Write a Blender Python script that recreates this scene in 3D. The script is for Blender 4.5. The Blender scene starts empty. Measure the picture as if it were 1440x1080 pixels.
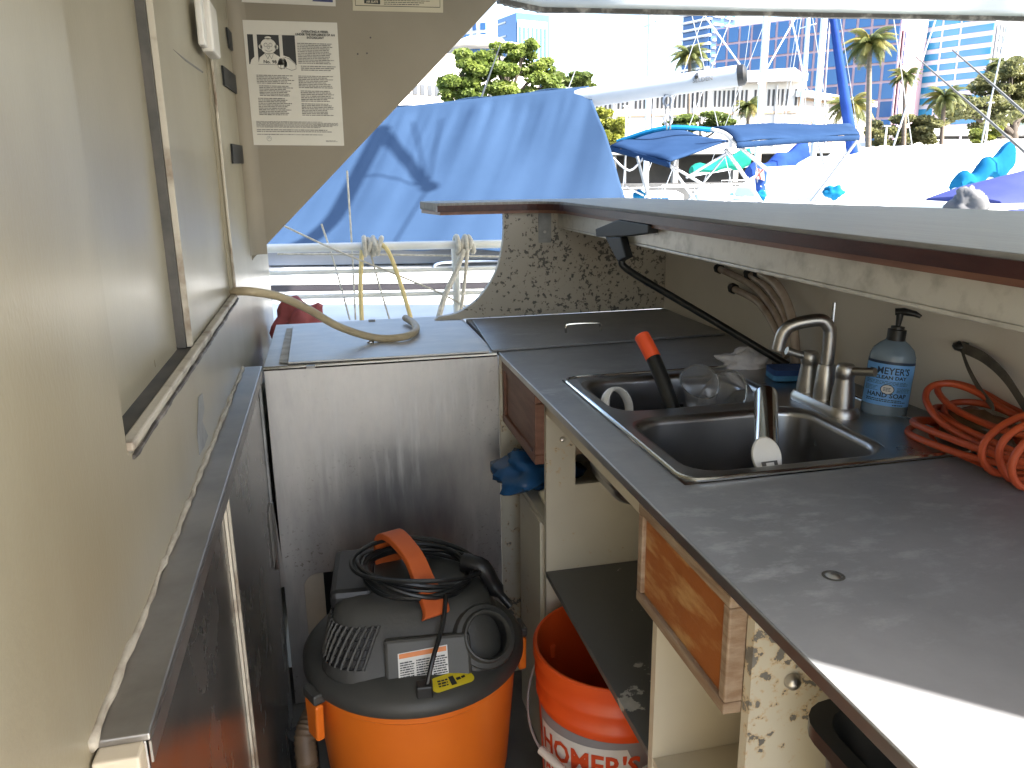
import bpy, bmesh, math, random
from mathutils import Vector, Matrix, noise
random.seed(7)
R = math.radians
scn = bpy.context.scene
C = scn.collection
# ------------------------------------------------------------------ camera
EYE = Vector((0, 0, 1.30)); F = 1120.0
_p, _y, _r = R(14.9), R(12.9), R(-0.75)
FW = Vector((math.sin(_y)*math.cos(_p), math.cos(_y)*math.cos(_p), -math.sin(_p)))
_rt = Vector((math.cos(_y), -math.sin(_y), 0)); _up = _rt.cross(FW)
RT = _rt*math.cos(_r) + _up*math.sin(_r); UP = _up*math.cos(_r) - _rt*math.sin(_r)
cam_d = bpy.data.cameras.new('camera'); cam = bpy.data.objects.new('camera', cam_d); C.objects.link(cam)
cam_d.sensor_width = 36; cam_d.lens = F/1440*36; cam_d.clip_start = .02; cam_d.clip_end = 3000
m = Matrix((RT, UP, -FW)).transposed().to_4x4(); m.translation = EYE; cam.matrix_world = m
scn.camera = cam
# ------------------------------------------------------------------ light
EL = R(42); S = Vector((.735*math.cos(EL), -.68*math.cos(EL), math.sin(EL))).normalized()
w = bpy.data.worlds.new('World'); scn.world = w; w.use_nodes = True
nt = w.node_tree; sky = nt.nodes.new('ShaderNodeTexSky'); sky.sky_type = 'NISHITA'; sky.sun_disc = False
sky.sun_elevation = EL; sky.sun_rotation = math.atan2(S.x, S.y); sky.dust_density = 2.5; sky.air_density = 1.0
nt.links.new(sky.outputs[0], nt.nodes['Background'].inputs[0]); nt.nodes['Background'].inputs[1].default_value = .14
sd = bpy.data.lights.new('sun', 'SUN'); sd.energy = 4.6; sd.angle = R(.5); sd.color = (1, .955, .88)
so = bpy.data.objects.new('sun', sd); C.objects.link(so); so.rotation_euler = S.to_track_quat('Z', 'Y').to_euler(); so.location = S*30
vs = scn.view_settings; vs.view_transform = 'Standard'; vs.look = 'None'; vs.gamma = 1; vs.exposure = 2.4; vs.use_curve_mapping = False
# ------------------------------------------------------------------ pixel helpers
def ray(u, v): return FW + RT*((u-720)/F) - UP*((v-540)/F)
def at(u, v, Y): d = ray(u, v); return EYE + d*(Y/d.y)
def atz(u, v, z): d = ray(u, v); return EYE + d*((z-EYE.z)/d.z)
def atx(u, v, x): d = ray(u, v); return EYE + d*(x/d.x)
def V(*a): return Vector(a)
# ------------------------------------------------------------------ materials
MATS = {}
def newmat(name):
    m = bpy.data.materials.new(name); m.use_nodes = True; MATS[name] = m
    return m, m.node_tree.nodes, m.node_tree.links, m.node_tree.nodes['Principled BSDF']
def coords(N, L, stretch=(1, 1, 1)):
    tc = N.new('ShaderNodeTexCoord'); mp = N.new('ShaderNodeMapping'); mp.inputs['Scale'].default_value = stretch
    L.new(tc.outputs['Object'], mp.inputs[0]); return mp.outputs[0]
def tex(N, L, co, scale, detail=4, rough=.55):
    n = N.new('ShaderNodeTexNoise'); n.inputs['Scale'].default_value = scale; n.inputs['Detail'].default_value = detail
    n.inputs['Roughness'].default_value = rough; L.new(co, n.inputs['Vector']); return n.outputs['Fac']
def ramp(N, L, fac, a, b, ca=(0, 0, 0, 1), cb=(1, 1, 1, 1)):
    r = N.new('ShaderNodeValToRGB'); r.color_ramp.elements[0].position = a; r.color_ramp.elements[1].position = b
    r.color_ramp.elements[0].color = ca; r.color_ramp.elements[1].color = cb; L.new(fac, r.inputs[0]); return r.outputs[0]
def mixc(N, L, fac, a, b):
    x = N.new('ShaderNodeMix'); x.data_type = 'RGBA'
    if isinstance(fac, float): x.inputs[0].default_value = fac
    else: L.new(fac, x.inputs[0])
    for i, c in ((6, a), (7, b)):
        if isinstance(c, tuple): x.inputs[i].default_value = (*c, 1) if len(c) == 3 else c
        else: L.new(c, x.inputs[i])
    return x.outputs[2]
def mathn(N, L, op, a, b):
    x = N.new('ShaderNodeMath'); x.operation = op
    for i, c in ((0, a), (1, b)):
        if isinstance(c, (int, float)): x.inputs[i].default_value = c
        else: L.new(c, x.inputs[i])
    return x.outputs[0]
def bump(N, L, P, h, strength, dist=.002):
    b = N.new('ShaderNodeBump'); b.inputs['Strength'].default_value = strength; b.inputs['Distance'].default_value = dist
    L.new(h, b.inputs['Height']); L.new(b.outputs[0], P.inputs['Normal'])
def pm(name, c1, c2=None, scale=6, rough=.5, metal=0., bmp=0., stretch=(1, 1, 1), bscale=None, rvar=.0, lo=.35, hi=.65, detail=5, spec=.5):
    """two-tone procedural paint / plastic / metal"""
    m, N, L, P = newmat(name); c2 = c2 or tuple(x*.86 for x in c1)
    co = coords(N, L, stretch); f = tex(N, L, co, scale, detail)
    L.new(mixc(N, L, ramp(N, L, f, lo, hi), c1, c2), P.inputs['Base Color'])
    P.inputs['Metallic'].default_value = metal; P.inputs['Roughness'].default_value = rough; P.inputs['Specular IOR Level'].default_value = spec
    if rvar:
        L.new(mathn(N, L, 'ADD', mathn(N, L, 'MULTIPLY', tex(N, L, co, scale*2.3), rvar*2), rough-rvar), P.inputs['Roughness'])
    if bmp: bump(N, L, P, tex(N, L, co, bscale or scale*8), bmp)
    return m
def peel(name, paint, under, scale=22, th=.62, big=2.5, paint2=None, rough=.42, soft=.012, edge_rust=None, fw=.62, gw=.45):
    """worn paint: chips with their own shape over the bare sheet"""
    m, N, L, P = newmat(name); co = coords(N, L)
    f = tex(N, L, co, scale, 6, .62); g = tex(N, L, co, big, 3)
    s = mathn(N, L, 'ADD', mathn(N, L, 'MULTIPLY', f, fw), mathn(N, L, 'MULTIPLY', g, gw))
    k = ramp(N, L, s, th, th+soft)
    pc = mixc(N, L, ramp(N, L, tex(N, L, co, 3.1), .35, .7), paint, paint2 or tuple(x*.83 for x in paint))
    if edge_rust: pc = mixc(N, L, ramp(N, L, s, th-.045, th), pc, edge_rust)
    uc = mixc(N, L, ramp(N, L, tex(N, L, co, 40), .3, .7), under, tuple(x*.7 for x in under))
    L.new(mixc(N, L, k, pc, uc), P.inputs['Base Color']); P.inputs['Roughness'].default_value = rough
    inv = mathn(N, L, 'SUBTRACT', 1.0, k); hh = mathn(N, L, 'ADD', inv, mathn(N, L, 'MULTIPLY', tex(N, L, co, 60), .25))
    bump(N, L, P, hh, .5, .0012); return m
cream = (.60, .535, .41); 
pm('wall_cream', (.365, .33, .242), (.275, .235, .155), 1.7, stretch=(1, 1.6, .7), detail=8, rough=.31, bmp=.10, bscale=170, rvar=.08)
pm('wall_dirty', (.56, .50, .40), (.40, .34, .26), 5, .4, bmp=.25, bscale=60, rvar=.1)
pm('bulkhead', (.285, .245, .185), (.245, .21, .155), 3, .5, bmp=.12, bscale=70)
pm('trim_worn', (.50, .45, .36), (.22, .16, .11), 14, .55, bmp=.4, bscale=70, lo=.5, hi=.66)
pm('track_dark', (.05, .05, .045), (.10, .09, .08), 20, .6)
pm('black_pad', (.012, .013, .014), None, 20, .6)
pm('roof_white', (.58, .58, .56), (.50, .495, .47), 2.5, .22, bmp=.05, bscale=5)
pm('gasket', (.07, .06, .05), (.28, .25, .22), 25, .6, lo=.5, hi=.7)
peel('peel_panel', (.53, .48, .40), (.15, .14, .125), 85, .590, 4.5, rough=.5, edge_rust=(.46, .40, .33), fw=.80, gw=.25)
peel('peel_cream', (.62, .57, .46), (.20, .19, .175), 60, .652, 4.0, rough=.45, edge_rust=(.55, .42, .26))
peel('peel_shelf', (.12, .118, .11), (.48, .46, .41), 16, .625, 3.2, rough=.5)
pm('cream_clean', (.62, .56, .44), (.55, .48, .36), 3, .4, bmp=.1, bscale=50, rvar=.06)
pm('splash_wall', (.78, .72, .63), (.72, .66, .57), 3, .5, bmp=.1, bscale=45)
pm('fascia', (.52, .50, .45), (.34, .32, .28), 30, .38, .25, bmp=.3, bscale=80, lo=.48, hi=.72)
pm('mahogany', (.030, .008, .008), (.055, .018, .015), 12, .35, spec=.3, bmp=.2, stretch=(6, 1, 6))
pm('wood_orange', (.33, .105, .025), (.50, .27, .10), 4, .42, bmp=.15, stretch=(1, 3.2, 12), lo=.47, hi=.66)
pm('wood_grey', (.36, .27, .19), (.24, .15, .09), 10, .65, bmp=.35, stretch=(3, 1.2, 9))
pm('wood_brown', (.13, .048, .026), (.20, .09, .055), 9, .45, bmp=.2, stretch=(3, 1, 6))
pm('orange_drum', (.82, .19, .015), (.74, .155, .013), 4, .42, bmp=.06, bscale=120)
pm('orange_handle', (.62, .125, .02), (.52, .09, .015), 6, .5)
pm('orange_bucket', (.78, .10, .014), (.68, .075, .012), 3, .35, bmp=.03)
pm('orange_cord', (.60, .105, .03), (.45, .07, .025), 8, .45, bmp=.1)
pm('neon_orange', (.95, .115, .03), (.85, .09, .025), 9, .4)
pm('vac_dark', (.040, .041, .038), (.062, .060, .053), 5, .47, bmp=.12, bscale=160, rvar=.08)
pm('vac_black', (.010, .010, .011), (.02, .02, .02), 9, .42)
pm('cord_black', (.008, .009, .009), (.016, .016, .016), 20, .36)
pm('label_white', (.72, .70, .66), None, 8, .4)
pm('label_orange', (.75, .22, .03), None, 8, .4)
pm('label_yellow', (.80, .62, .02), None, 8, .35)
pm('label_grey', (.21, .20, .21), (.25, .24, .25), 8, .4)
pm('ink', (.018, .018, .018), (.03, .03, .03), 8, .5)
pm('ink_grey', (.16, .155, .145), (.22, .21, .20), 30, .6)
pm('ink_orange', (.62, .07, .015), None, 8, .4)
pm('ink_navy', (.015, .03, .075), None, 8, .4)
pm('paper', (.66, .63, .56), (.60, .57, .50), 4, .3)
pm('paper_cream', (.58, .52, .38), None, 5, .35)
pm('print_blue', (.03, .035, .12), (.06, .07, .2), 18, .3)
pm('chrome', (.60, .60, .58), (.50, .50, .48), 12, .16, 1., rvar=.05)
pm('brushed', (.56, .54, .51), (.44, .42, .40), 9, .36, 1., rvar=.06, stretch=(1, 1, .4))
pm('steel_sink', (.48, .475, .47), (.36, .35, .345), 5, .30, 1., rvar=.08, bmp=.03, bscale=18)
pm('hose_cream', (.50, .41, .25), (.38, .30, .19), 14, .5, bmp=.1)
pm('hose_tan', (.20, .135, .08), (.13, .085, .05), 14, .55)
pm('hose_clear', (.60, .51, .43), (.42, .32, .25), 26, .25, stretch=(1, 1, .5))
pm('rope', (.62, .57, .47), (.42, .38, .30), 60, .85, bmp=.6, bscale=160)
pm('rope_yellow', (.72, .58, .26), (.62, .46, .18), 12, .55)
pm('rail_white', (.80, .79, .74), (.70, .68, .6), 9, .3)
pm('gel_white', (.82, .82, .80), (.74, .74, .72), 2, .22)
pm('gel_grey', (.34, .36, .40), (.27, .29, .33), 3, .35)
pm('hull_dark', (.045, .04, .045), None, 4, .4)
pm('hull_blue', (.10, .15, .24), None, 4, .3)
pm('red_cloth', (.42, .10, .09), (.32, .07, .07), 12, .8, bmp=.4, bscale=40)
pm('rag', (.75, .72, .72), (.60, .57, .58), 25, .9, bmp=.6, bscale=120)
pm('sponge_blue', (.02, .06, .20), (.03, .08, .25), 60, .9, bmp=.6, bscale=220)
pm('sponge_light', (.07, .24, .46), (.05, .19, .38), 60, .9, bmp=.6, bscale=220)
pm('strap_grey', (.14, .125, .10), (.09, .08, .065), 40, .8, bmp=.4, bscale=260)
pm('leather', (.20, .12, .06), (.10, .055, .03), 12, .4, bmp=.3)
pm('bin_black', (.012, .014, .016), (.022, .024, .026), 5, .32, bmp=.1)
pm('floor_paint', (.16, .15, .135), (.10, .09, .08), 6, .55, bmp=.2, bscale=60)
pm('deck_white', (.72, .70, .65), (.62, .60, .55), 5, .5, bmp=.2, bscale=80)
pm('caulk', (.46, .42, .34), (.30, .26, .20), 30, .7, bmp=.6, bscale=90)
pm('seal_grey', (.33, .33, .32), (.22, .22, .22), 30, .5)
pm('white_plastic', (.74, .72, .68), (.66, .62, .55), 8, .35)
pm('bleach_cap', (.70, .66, .52), None, 8, .4)
# counter top: scuffed grey sheet
m, N, L, P = newmat('counter_grey'); co = coords(N, L)
a = tex(N, L, co, 5, 6, .65); b = tex(N, L, coords(N, L, (7, 13, 7)), 2.4, 9, .72); c_ = tex(N, L, co, 70, 3)
base = mixc(N, L, ramp(N, L, a, .3, .7), (.20, .203, .213), (.275, .278, .29))
sc = mathn(N, L, 'MULTIPLY', ramp(N, L, b, .50, .80), ramp(N, L, tex(N, L, co, 3.1, 3), .40, .62))
L.new(mixc(N, L, sc, base, (.46, .465, .48)), P.inputs['Base Color'])
P.inputs['Metallic'].default_value = .12
L.new(mathn(N, L, 'ADD', mathn(N, L, 'MULTIPLY', b, .35), .25), P.inputs['Roughness']); bump(N, L, P, c_, .12)
# bar laminate: fine lengthwise grain
m, N, L, P = newmat('bar_laminate'); co = coords(N, L, (70, 2.5, 5)); a = tex(N, L, co, 3, 5, .7); b = tex(N, L, coords(N, L), 2.4, 4)
L.new(mixc(N, L, ramp(N, L, a, .35, .68), mixc(N, L, ramp(N, L, b, .3, .7), (.15, .145, .14), (.20, .195, .19)), (.28, .275, .265)), P.inputs['Base Color'])
L.new(mathn(N, L, 'ADD', mathn(N, L, 'MULTIPLY', a, .25), .42), P.inputs['Roughness']); bump(N, L, P, a, .15)
P.inputs['Specular IOR Level'].default_value = .3
# stainless sheet with wiped streaks
def stainless(name, lo, hi, stretch, rough=.3, wave=.35, pits=0., metal=.88):
    m, N, L, P = newmat(name); co = coords(N, L, stretch); c0 = coords(N, L)
    st = tex(N, L, co, 3.0, 6, .62); cl = tex(N, L, c0, 4.0, 4); fine = tex(N, L, c0, 130, 3)
    s = mathn(N, L, 'ADD', mathn(N, L, 'MULTIPLY', st, .55), mathn(N, L, 'MULTIPLY', cl, .45))
    col = mixc(N, L, ramp(N, L, s, .38, .62), lo, hi)
    if pits: col = mixc(N, L, mathn(N, L, 'MULTIPLY', ramp(N, L, fine, .60, .70), ramp(N, L, cl, .5, .66)), col, (.20, .18, .155))
    L.new(col, P.inputs['Base Color']); P.inputs['Metallic'].default_value = metal
    L.new(mathn(N, L, 'ADD', mathn(N, L, 'MULTIPLY', s, .42), rough-.16), P.inputs['Roughness'])
    if pits:
        sm = mathn(N, L, 'MULTIPLY', ramp(N, L, tex(N, L, coords(N, L, (16, 16, 1.5)), 2.2, 5, .6), .5, .72), ramp(N, L, tex(N, L, c0, 3.3, 2), .45, .62))
        L.new(mixc(N, L, sm, col, (.70, .69, .67)), P.inputs['Base Color'])
        L.new(mathn(N, L, 'ADD', mathn(N, L, 'ADD', mathn(N, L, 'MULTIPLY', s, .42), rough-.16), mathn(N, L, 'MULTIPLY', sm, .22)), P.inputs['Roughness'])
    bump(N, L, P, mathn(N, L, 'ADD', cl, mathn(N, L, 'MULTIPLY', st, .5)), wave, .006); return m
stainless('steel_front', (.33, .32, .315), (.50, .48, .455), (7, 7, 1.6), .44, .22, .6)
stainless('steel_cabinet', (.23, .22, .21), (.36, .345, .325), (3, 3, 3), .20, .10)
stainless('steel_top', (.42, .41, .39), (.60, .58, .55), (3, 6, 3), .42, .15, metal=.35)
stainless('steel_angle', (.28, .265, .25), (.42, .40, .38), (4, 4, 4), .34, .12)
# glassy things
def clearmat(name, col, rough=.1, trans=.9, alpha=1.0):
    m, N, L, P = newmat(name); co = coords(N, L)
    L.new(mixc(N, L, tex(N, L, co, 8), col, tuple(x*.85 for x in col)), P.inputs['Base Color'])
    P.inputs['Roughness'].default_value = rough; P.inputs['Transmission Weight'].default_value = trans; P.inputs['IOR'].default_value = 1.4
    P.inputs['Alpha'].default_value = alpha; return m
clearmat('clear_plastic', (.93, .93, .94), .12, .92)
clearmat('soap_body', (.42, .55, .68), .18, .55)
pm('soap_label', (.17, .42, .82), (.19, .45, .86), 6, .35)
clearmat('blue_bag', (.03, .12, .30), .25, .25)
pm('tarp', (.023, .045, .088), (.026, .050, .097), 2, .85, spec=.05, bmp=.15, bscale=220)
pm('canvas_navy', (.012, .030, .072), (.016, .037, .086), 3, .9, spec=.05, bmp=.1, bscale=120)
pm('canvas_royal', (.015, .04, .18), (.02, .055, .22), 3, .9, spec=.1)
pm('canvas_green', (.008, .15, .10), (.012, .18, .13), 3, .9, spec=.1)
pm('canvas_teal', (.004, .085, .19), (.006, .11, .23), 3, .9, spec=.1)
pm('canvas_violet', (.035, .045, .15), (.045, .055, .17), 3, .9, spec=.1)
pm('canvas_grey', (.10, .10, .105), (.07, .07, .072), 6, .85, bmp=.3, bscale=25)
pm('alu', (.30, .31, .32), (.26, .27, .28), 6, .35, .5)
pm('boom_alu', (.40, .42, .45), (.36, .38, .41), 4, .35)
pm('spar_white', (.74, .75, .76), (.68, .69, .70), 4, .35)
pm('wire', (.42, .43, .44), None, 6, .4, .3)
pm('rod_dark', (.05, .055, .06), None, 6, .4)
pm('concrete', (.42, .40, .37), (.34, .32, .29), .6, .85)
pm('asphalt', (.09, .09, .09), (.06, .06, .06), 1.2, .9)
pm('wall_white', (.74, .70, .63), (.68, .63, .56), .12, .8)
pm('wall_peach', (.56, .40, .27), (.50, .35, .23), .15, .85)
pm('dark_gap', (.05, .05, .05), (.09, .085, .08), .5, .8)
pm('glass_blue', (.04, .13, .30), (.05, .155, .34), .06, .12, .1)
pm('glass_dark', (.03, .09, .22), (.04, .11, .27), .05, .12, .1)
pm('glass_cyan', (.04, .26, .44), (.05, .31, .50), .1, .14)
pm('mullion_pink', (.60, .40, .42), None, .5, .6)
pm('bldg_white', (.78, .77, .75), (.72, .71, .69), .08, .7)
pm('window_grey', (.075, .085, .10), (.05, .055, .065), .1, .3)
pm('bldg_grey', (.36, .35, .34), (.30, .29, .285), .1, .7)
def leafmat(name, c1, c2, scale=.4, tr=.35):
    m, N, L, P = newmat(name); co = coords(N, L); col = mixc(N, L, ramp(N, L, tex(N, L, co, scale), .35, .65), c1, c2)
    L.new(col, P.inputs['Base Color']); P.inputs['Roughness'].default_value = .55
    t = N.new('ShaderNodeBsdfTranslucent'); L.new(col, t.inputs[0]); x = N.new('ShaderNodeMixShader'); x.inputs[0].default_value = tr
    L.new(P.outputs[0], x.inputs[1]); L.new(t.outputs[0], x.inputs[2]); L.new(x.outputs[0], N['Material Output'].inputs[0]); return m
leafmat('palm_leaf', (.085, .115, .03), (.15, .16, .045), .8); leafmat('palm_yellow', (.30, .25, .06), (.20, .19, .05), .8)
pm('bark_palm', (.22, .17, .13), (.15, .12, .09), 2, .9, stretch=(1, 1, 5)); pm('bark', (.09, .07, .055), (.06, .05, .04), 3, .9)
leafmat('leaf_mid', (.11, .15, .035), (.17, .21, .055), tr=.5); leafmat('leaf_light', (.15, .21, .045), (.23, .28, .06), tr=.5); leafmat('leaf_yellow', (.26, .27, .04), (.17, .20, .04)); leafmat('leaf_dry', (.14, .15, .06), (.22, .215, .09), tr=.5)
pm('roof_canvas', (.78, .78, .76), None, .3, .6)
pm('tent_red', (.45, .12, .10), None, .5, .7)
pm('hill', (.07, .10, .10), (.10, .13, .12), .01, .9)
m, N, L, P = newmat('water'); co = coords(N, L, (1, 1, 1))
P.inputs['Base Color'].default_value = (.02, .06, .07, 1); P.inputs['Roughness'].default_value = .06
f = tex(N, L, co, 1.6, 4); L.new(mixc(N, L, f, (.015, .05, .06), (.03, .075, .08)), P.inputs['Base Color']); bump(N, L, P, f, .5, .12)
# ------------------------------------------------------------------ mesh builder
class MB:
    def __init__(s): s.v = []; s.f = []; s.round = False
    def add(s, vs, fs):
        o = len(s.v); s.v += [Vector(p) for p in vs]; s.f += [tuple(i+o for i in f) for f in fs]; return s
    def box(s, a, b):
        x0, y0, z0 = (min(a[i], b[i]) for i in range(3)); x1, y1, z1 = (max(a[i], b[i]) for i in range(3))
        return s.add([(x0,y0,z0),(x1,y0,z0),(x1,y1,z0),(x0,y1,z0),(x0,y0,z1),(x1,y0,z1),(x1,y1,z1),(x0,y1,z1)],
                     [(0,3,2,1),(4,5,6,7),(0,1,5,4),(1,2,6,5),(2,3,7,6),(3,0,4,7)])
    def obox(s, c, ax, ay, az):
        """box from centre and three half axes"""
        c, ax, ay, az = map(Vector, (c, ax, ay, az)); P = []
        for k in (-1, 1):
            for i, j in ((-1,-1),(1,-1),(1,1),(-1,1)): P.append(c+ax*i+ay*j+az*k)
        return s.add(P, [(0,3,2,1),(4,5,6,7),(0,1,5,4),(1,2,6,5),(2,3,7,6),(3,0,4,7)])
    def prism(s, poly, d):
        """planar polygon (3-D points) extruded along d"""
        d = Vector(d); n = len(poly); P = [Vector(p) for p in poly]; P += [p+d for p in P]
        return s.add(P, [tuple(range(n))[::-1], tuple(range(n, 2*n))]+[(i, (i+1) % n, n+(i+1) % n, n+i) for i in range(n)])
    def tube(s, pts, r, n=8, cap=True, flat=None):
        pts = [Vector(p) for p in pts]; k = len(pts); rs = r if isinstance(r, (list, tuple)) else [r]*k
        t0 = (pts[1]-pts[0]).normalized(); u = t0.orthogonal().normalized(); P = []
        for i, p in enumerate(pts):
            t = (pts[min(i+1, k-1)]-pts[max(i-1, 0)])
            t = t.normalized() if t.length > 1e-9 else t0
            u = (u-t*u.dot(t)); u = u.normalized() if u.length > 1e-6 else t.orthogonal().normalized(); w_ = t.cross(u)
            for j in range(n):
                a = 2*math.pi*j/n; P.append(p+(u*math.cos(a)+w_*math.sin(a)*(flat or 1))*rs[i])
        Fs = [(i*n+j, i*n+(j+1) % n, (i+1)*n+(j+1) % n, (i+1)*n+j) for i in range(k-1) for j in range(n)]
        if cap: Fs += [tuple(range(n))[::-1], tuple((k-1)*n+j for j in range(n))]
        return s.add(P, Fs)
    def loops(s, ls, cap0=False, cap1=False, close=True):
        n = len(ls[0]); P = [p for l in ls for p in l]
        Fs = [(i*n+j, i*n+(j+1) % n, (i+1)*n+(j+1) % n, (i+1)*n+j) for i in range(len(ls)-1) for j in range(n if close else n-1)]
        if cap0: Fs.append(tuple(range(n))[::-1])
        if cap1: Fs.append(tuple((len(ls)-1)*n+j for j in range(n)))
        return s.add(P, Fs)
    def lathe(s, prof, c=(0, 0, 0), n=40, sx=1, sy=1, cap0=False, cap1=False):
        c = Vector(c)
        return s.loops([[c+V(r*math.cos(2*math.pi*j/n)*sx, r*math.sin(2*math.pi*j/n)*sy, z) for j in range(n)] for r, z in prof], cap0, cap1)
    def grid(s, fn, nu, nv):
        P = [fn(i/nu, j/nv) for j in range(nv+1) for i in range(nu+1)]
        return s.add(P, [(j*(nu+1)+i, j*(nu+1)+i+1, (j+1)*(nu+1)+i+1, (j+1)*(nu+1)+i) for j in range(nv) for i in range(nu)])
    def xf(s, M):
        s.v = [M @ p for p in s.v]; return s
    def mesh(s, name, mat, smooth=False):
        me = bpy.data.meshes.new(name); me.from_pydata([tuple(p) for p in s.v], [], s.f)
        bm = bmesh.new(); bm.from_mesh(me); bmesh.ops.recalc_face_normals(bm, faces=bm.faces); bm.to_mesh(me); bm.free()
        me.materials.append(MATS[mat])
        if smooth:
            me.polygons.foreach_set('use_smooth', [True]*len(me.polygons))
            if smooth != 'all' and not s.round: me.set_sharp_from_angle(angle=R(40))
        me.update(); return me
    def build(s, name, mat, parent=None, smooth=False, bevel=0, solid=0, sub=0):
        o = bpy.data.objects.new(name, s.mesh(name, mat, smooth)); C.objects.link(o)
        if parent: put(o, parent)
        if solid: md = o.modifiers.new('solid', 'SOLIDIFY'); md.thickness = solid; md.offset = 0
        if bevel:
            md = o.modifiers.new('bevel', 'BEVEL'); md.width = bevel; md.segments = 2; md.limit_method = 'ANGLE'; md.angle_limit = R(35)
        if sub: md = o.modifiers.new('sub', 'SUBSURF'); md.levels = md.render_levels = sub
        return o
def put(o, parent):
    """parent keeping the world-space coordinates the mesh was drawn in"""
    o.parent = parent
    mw = parent.matrix_basis.copy(); q = parent
    while q.parent: mw = q.parent.matrix_basis @ q.matrix_parent_inverse @ mw; q = q.parent
    o.matrix_parent_inverse = mw.inverted()
def tag(o, label, cat, group=None, kind=None):
    if label: o['label'] = label
    if cat: o['category'] = cat
    if group: o['group'] = group
    if kind: o['kind'] = kind
    return o
def thing(name, label, cat, loc, group=None):
    o = bpy.data.objects.new(name, None); C.objects.link(o); o.location = loc; o.empty_display_size = .05
    return tag(o, label, cat, group)
def struct(o): o['kind'] = 'structure'; return o
def smooth_path(pts, k=6):
    pts = [Vector(p) for p in pts]; out = []
    for i in range(len(pts)-1):
        a, b, c, d = pts[max(i-1, 0)], pts[i], pts[i+1], pts[min(i+2, len(pts)-1)]
        for j in range(k):
            t = j/k; out.append(.5*((2*b)+(c-a)*t+(2*a-5*b+4*c-d)*t*t+(3*b-a-3*c+d)*t**3))
    return out+[pts[-1]]
def rrect(x0, x1, y0, y1, r, z, n=6):
    out = []
    for cx, cy, a0 in ((x1-r, y1-r, 0), (x0+r, y1-r, 90), (x0+r, y0+r, 180), (x1-r, y0+r, 270)):
        for i in range(n): a = R(a0+90*i/(n-1)); out.append(V(cx+r*math.cos(a), cy+r*math.sin(a), z))
    return out
FONT = None
def text_mb(s, size, fn, bold=0., align='CENTER', sx=1.):
    """lettering as a flat mesh; fn maps (s, t) of the text plane to a 3-D point"""
    cu = bpy.data.curves.new('t', 'FONT'); cu.body = s; cu.size = size; cu.align_x = align; cu.offset = bold; cu.resolution_u = 2
    o = bpy.data.objects.new('t', cu); C.objects.link(o); dg = bpy.context.evaluated_depsgraph_get(); me = o.evaluated_get(dg).to_mesh()
    mb = MB(); mb.add([fn(v.co.x*sx, v.co.y) for v in me.vertices], [tuple(p.vertices) for p in me.polygons])
    o.evaluated_get(dg).to_mesh_clear(); bpy.data.objects.remove(o); bpy.data.curves.remove(cu); return mb
def dashes(mb, fn, x0, x1, y0, y1, rows, h=.55, wmin=.012, wmax=.04, ragged=.15, rnd=random):
    st = (y0-y1)/rows
    for i in range(rows):
        y = y0-st*(i+.5); x = x0; end = x1-(x1-x0)*ragged*rnd.random()
        while x < end-wmin*.5:
            w_ = min(rnd.uniform(wmin, wmax), end-x); hh = st*h*.5*rnd.uniform(.75, 1)
            mb.add([fn(x, y-hh), fn(x+w_, y-hh), fn(x+w_, y+hh), fn(x, y+hh)], [(0, 1, 2, 3)]); x += w_+wmin*.35
    return mb
def flat(mb, fn, pts): return mb.add([fn(*p) for p in pts], [tuple(range(len(pts)))])
def disc(cx, cy, rx, ry=None, n=20, a0=0, a1=360): return [(cx+rx*math.cos(R(a0+(a1-a0)*i/n)), cy+(ry or rx)*math.sin(R(a0+(a1-a0)*i/n))) for i in range(n+(a1-a0 != 360))]
# ================================================================== LARGE STRUCTURE
WX, CT, BH = -.19, .90, 2.20            # cabin wall plane, counter height, bulkhead plane
WATER = -1.05
# water, quay ground
struct(MB().add([(-900, -900, WATER), (900, -900, WATER), (900, 62, WATER), (-900, 62, WATER)], [(0, 1, 2, 3)]).build('water', 'water'))
g = MB(); g.add([(-1500, 62, .25), (1500, 62, .25), (1500, 2500, .25), (-1500, 2500, .25)], [(0, 1, 2, 3)])
g.add([(-1500, 62, WATER-1), (1500, 62, WATER-1), (1500, 62, .25), (-1500, 62, .25)], [(0, 1, 2, 3)]); struct(g.build('ground', 'asphalt'))
# our own hull and floors
hull = thing('boat_hull', 'white hull of the boat that carries the galley', 'boat', (0, 0, WATER))
MB().prism([(-2.1, -3.4, WATER-.3), (2.0, -3.4, WATER-.3), (2.05, 2.2, WATER-.3), (1.2, 3.6, WATER-.3), (-.3, 4.0, WATER-.3), (-2.1, 3.3, WATER-.3)], (0, 0, .3-WATER-.03)).build('hull', 'gel_white', hull)
MB().prism([(-2.0, 2.27, -.02), (1.1, 2.27, -.02), (1.05, 3.3, -.02), (-.3, 3.75, -.02), (-2.0, 3.1, -.02)], (0, 0, .76)).build('foredeck', 'deck_white', hull, bevel=.02)
struct(MB().box((-.18, -.55, -.025), (1.0, 1.9, .062)).build('galley_floor', 'floor_paint'))
struct(MB().box((-2.0, -3.3, -.028), (1.9, -.551, -.002)).build('aft_deck', 'deck_white'))
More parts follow.
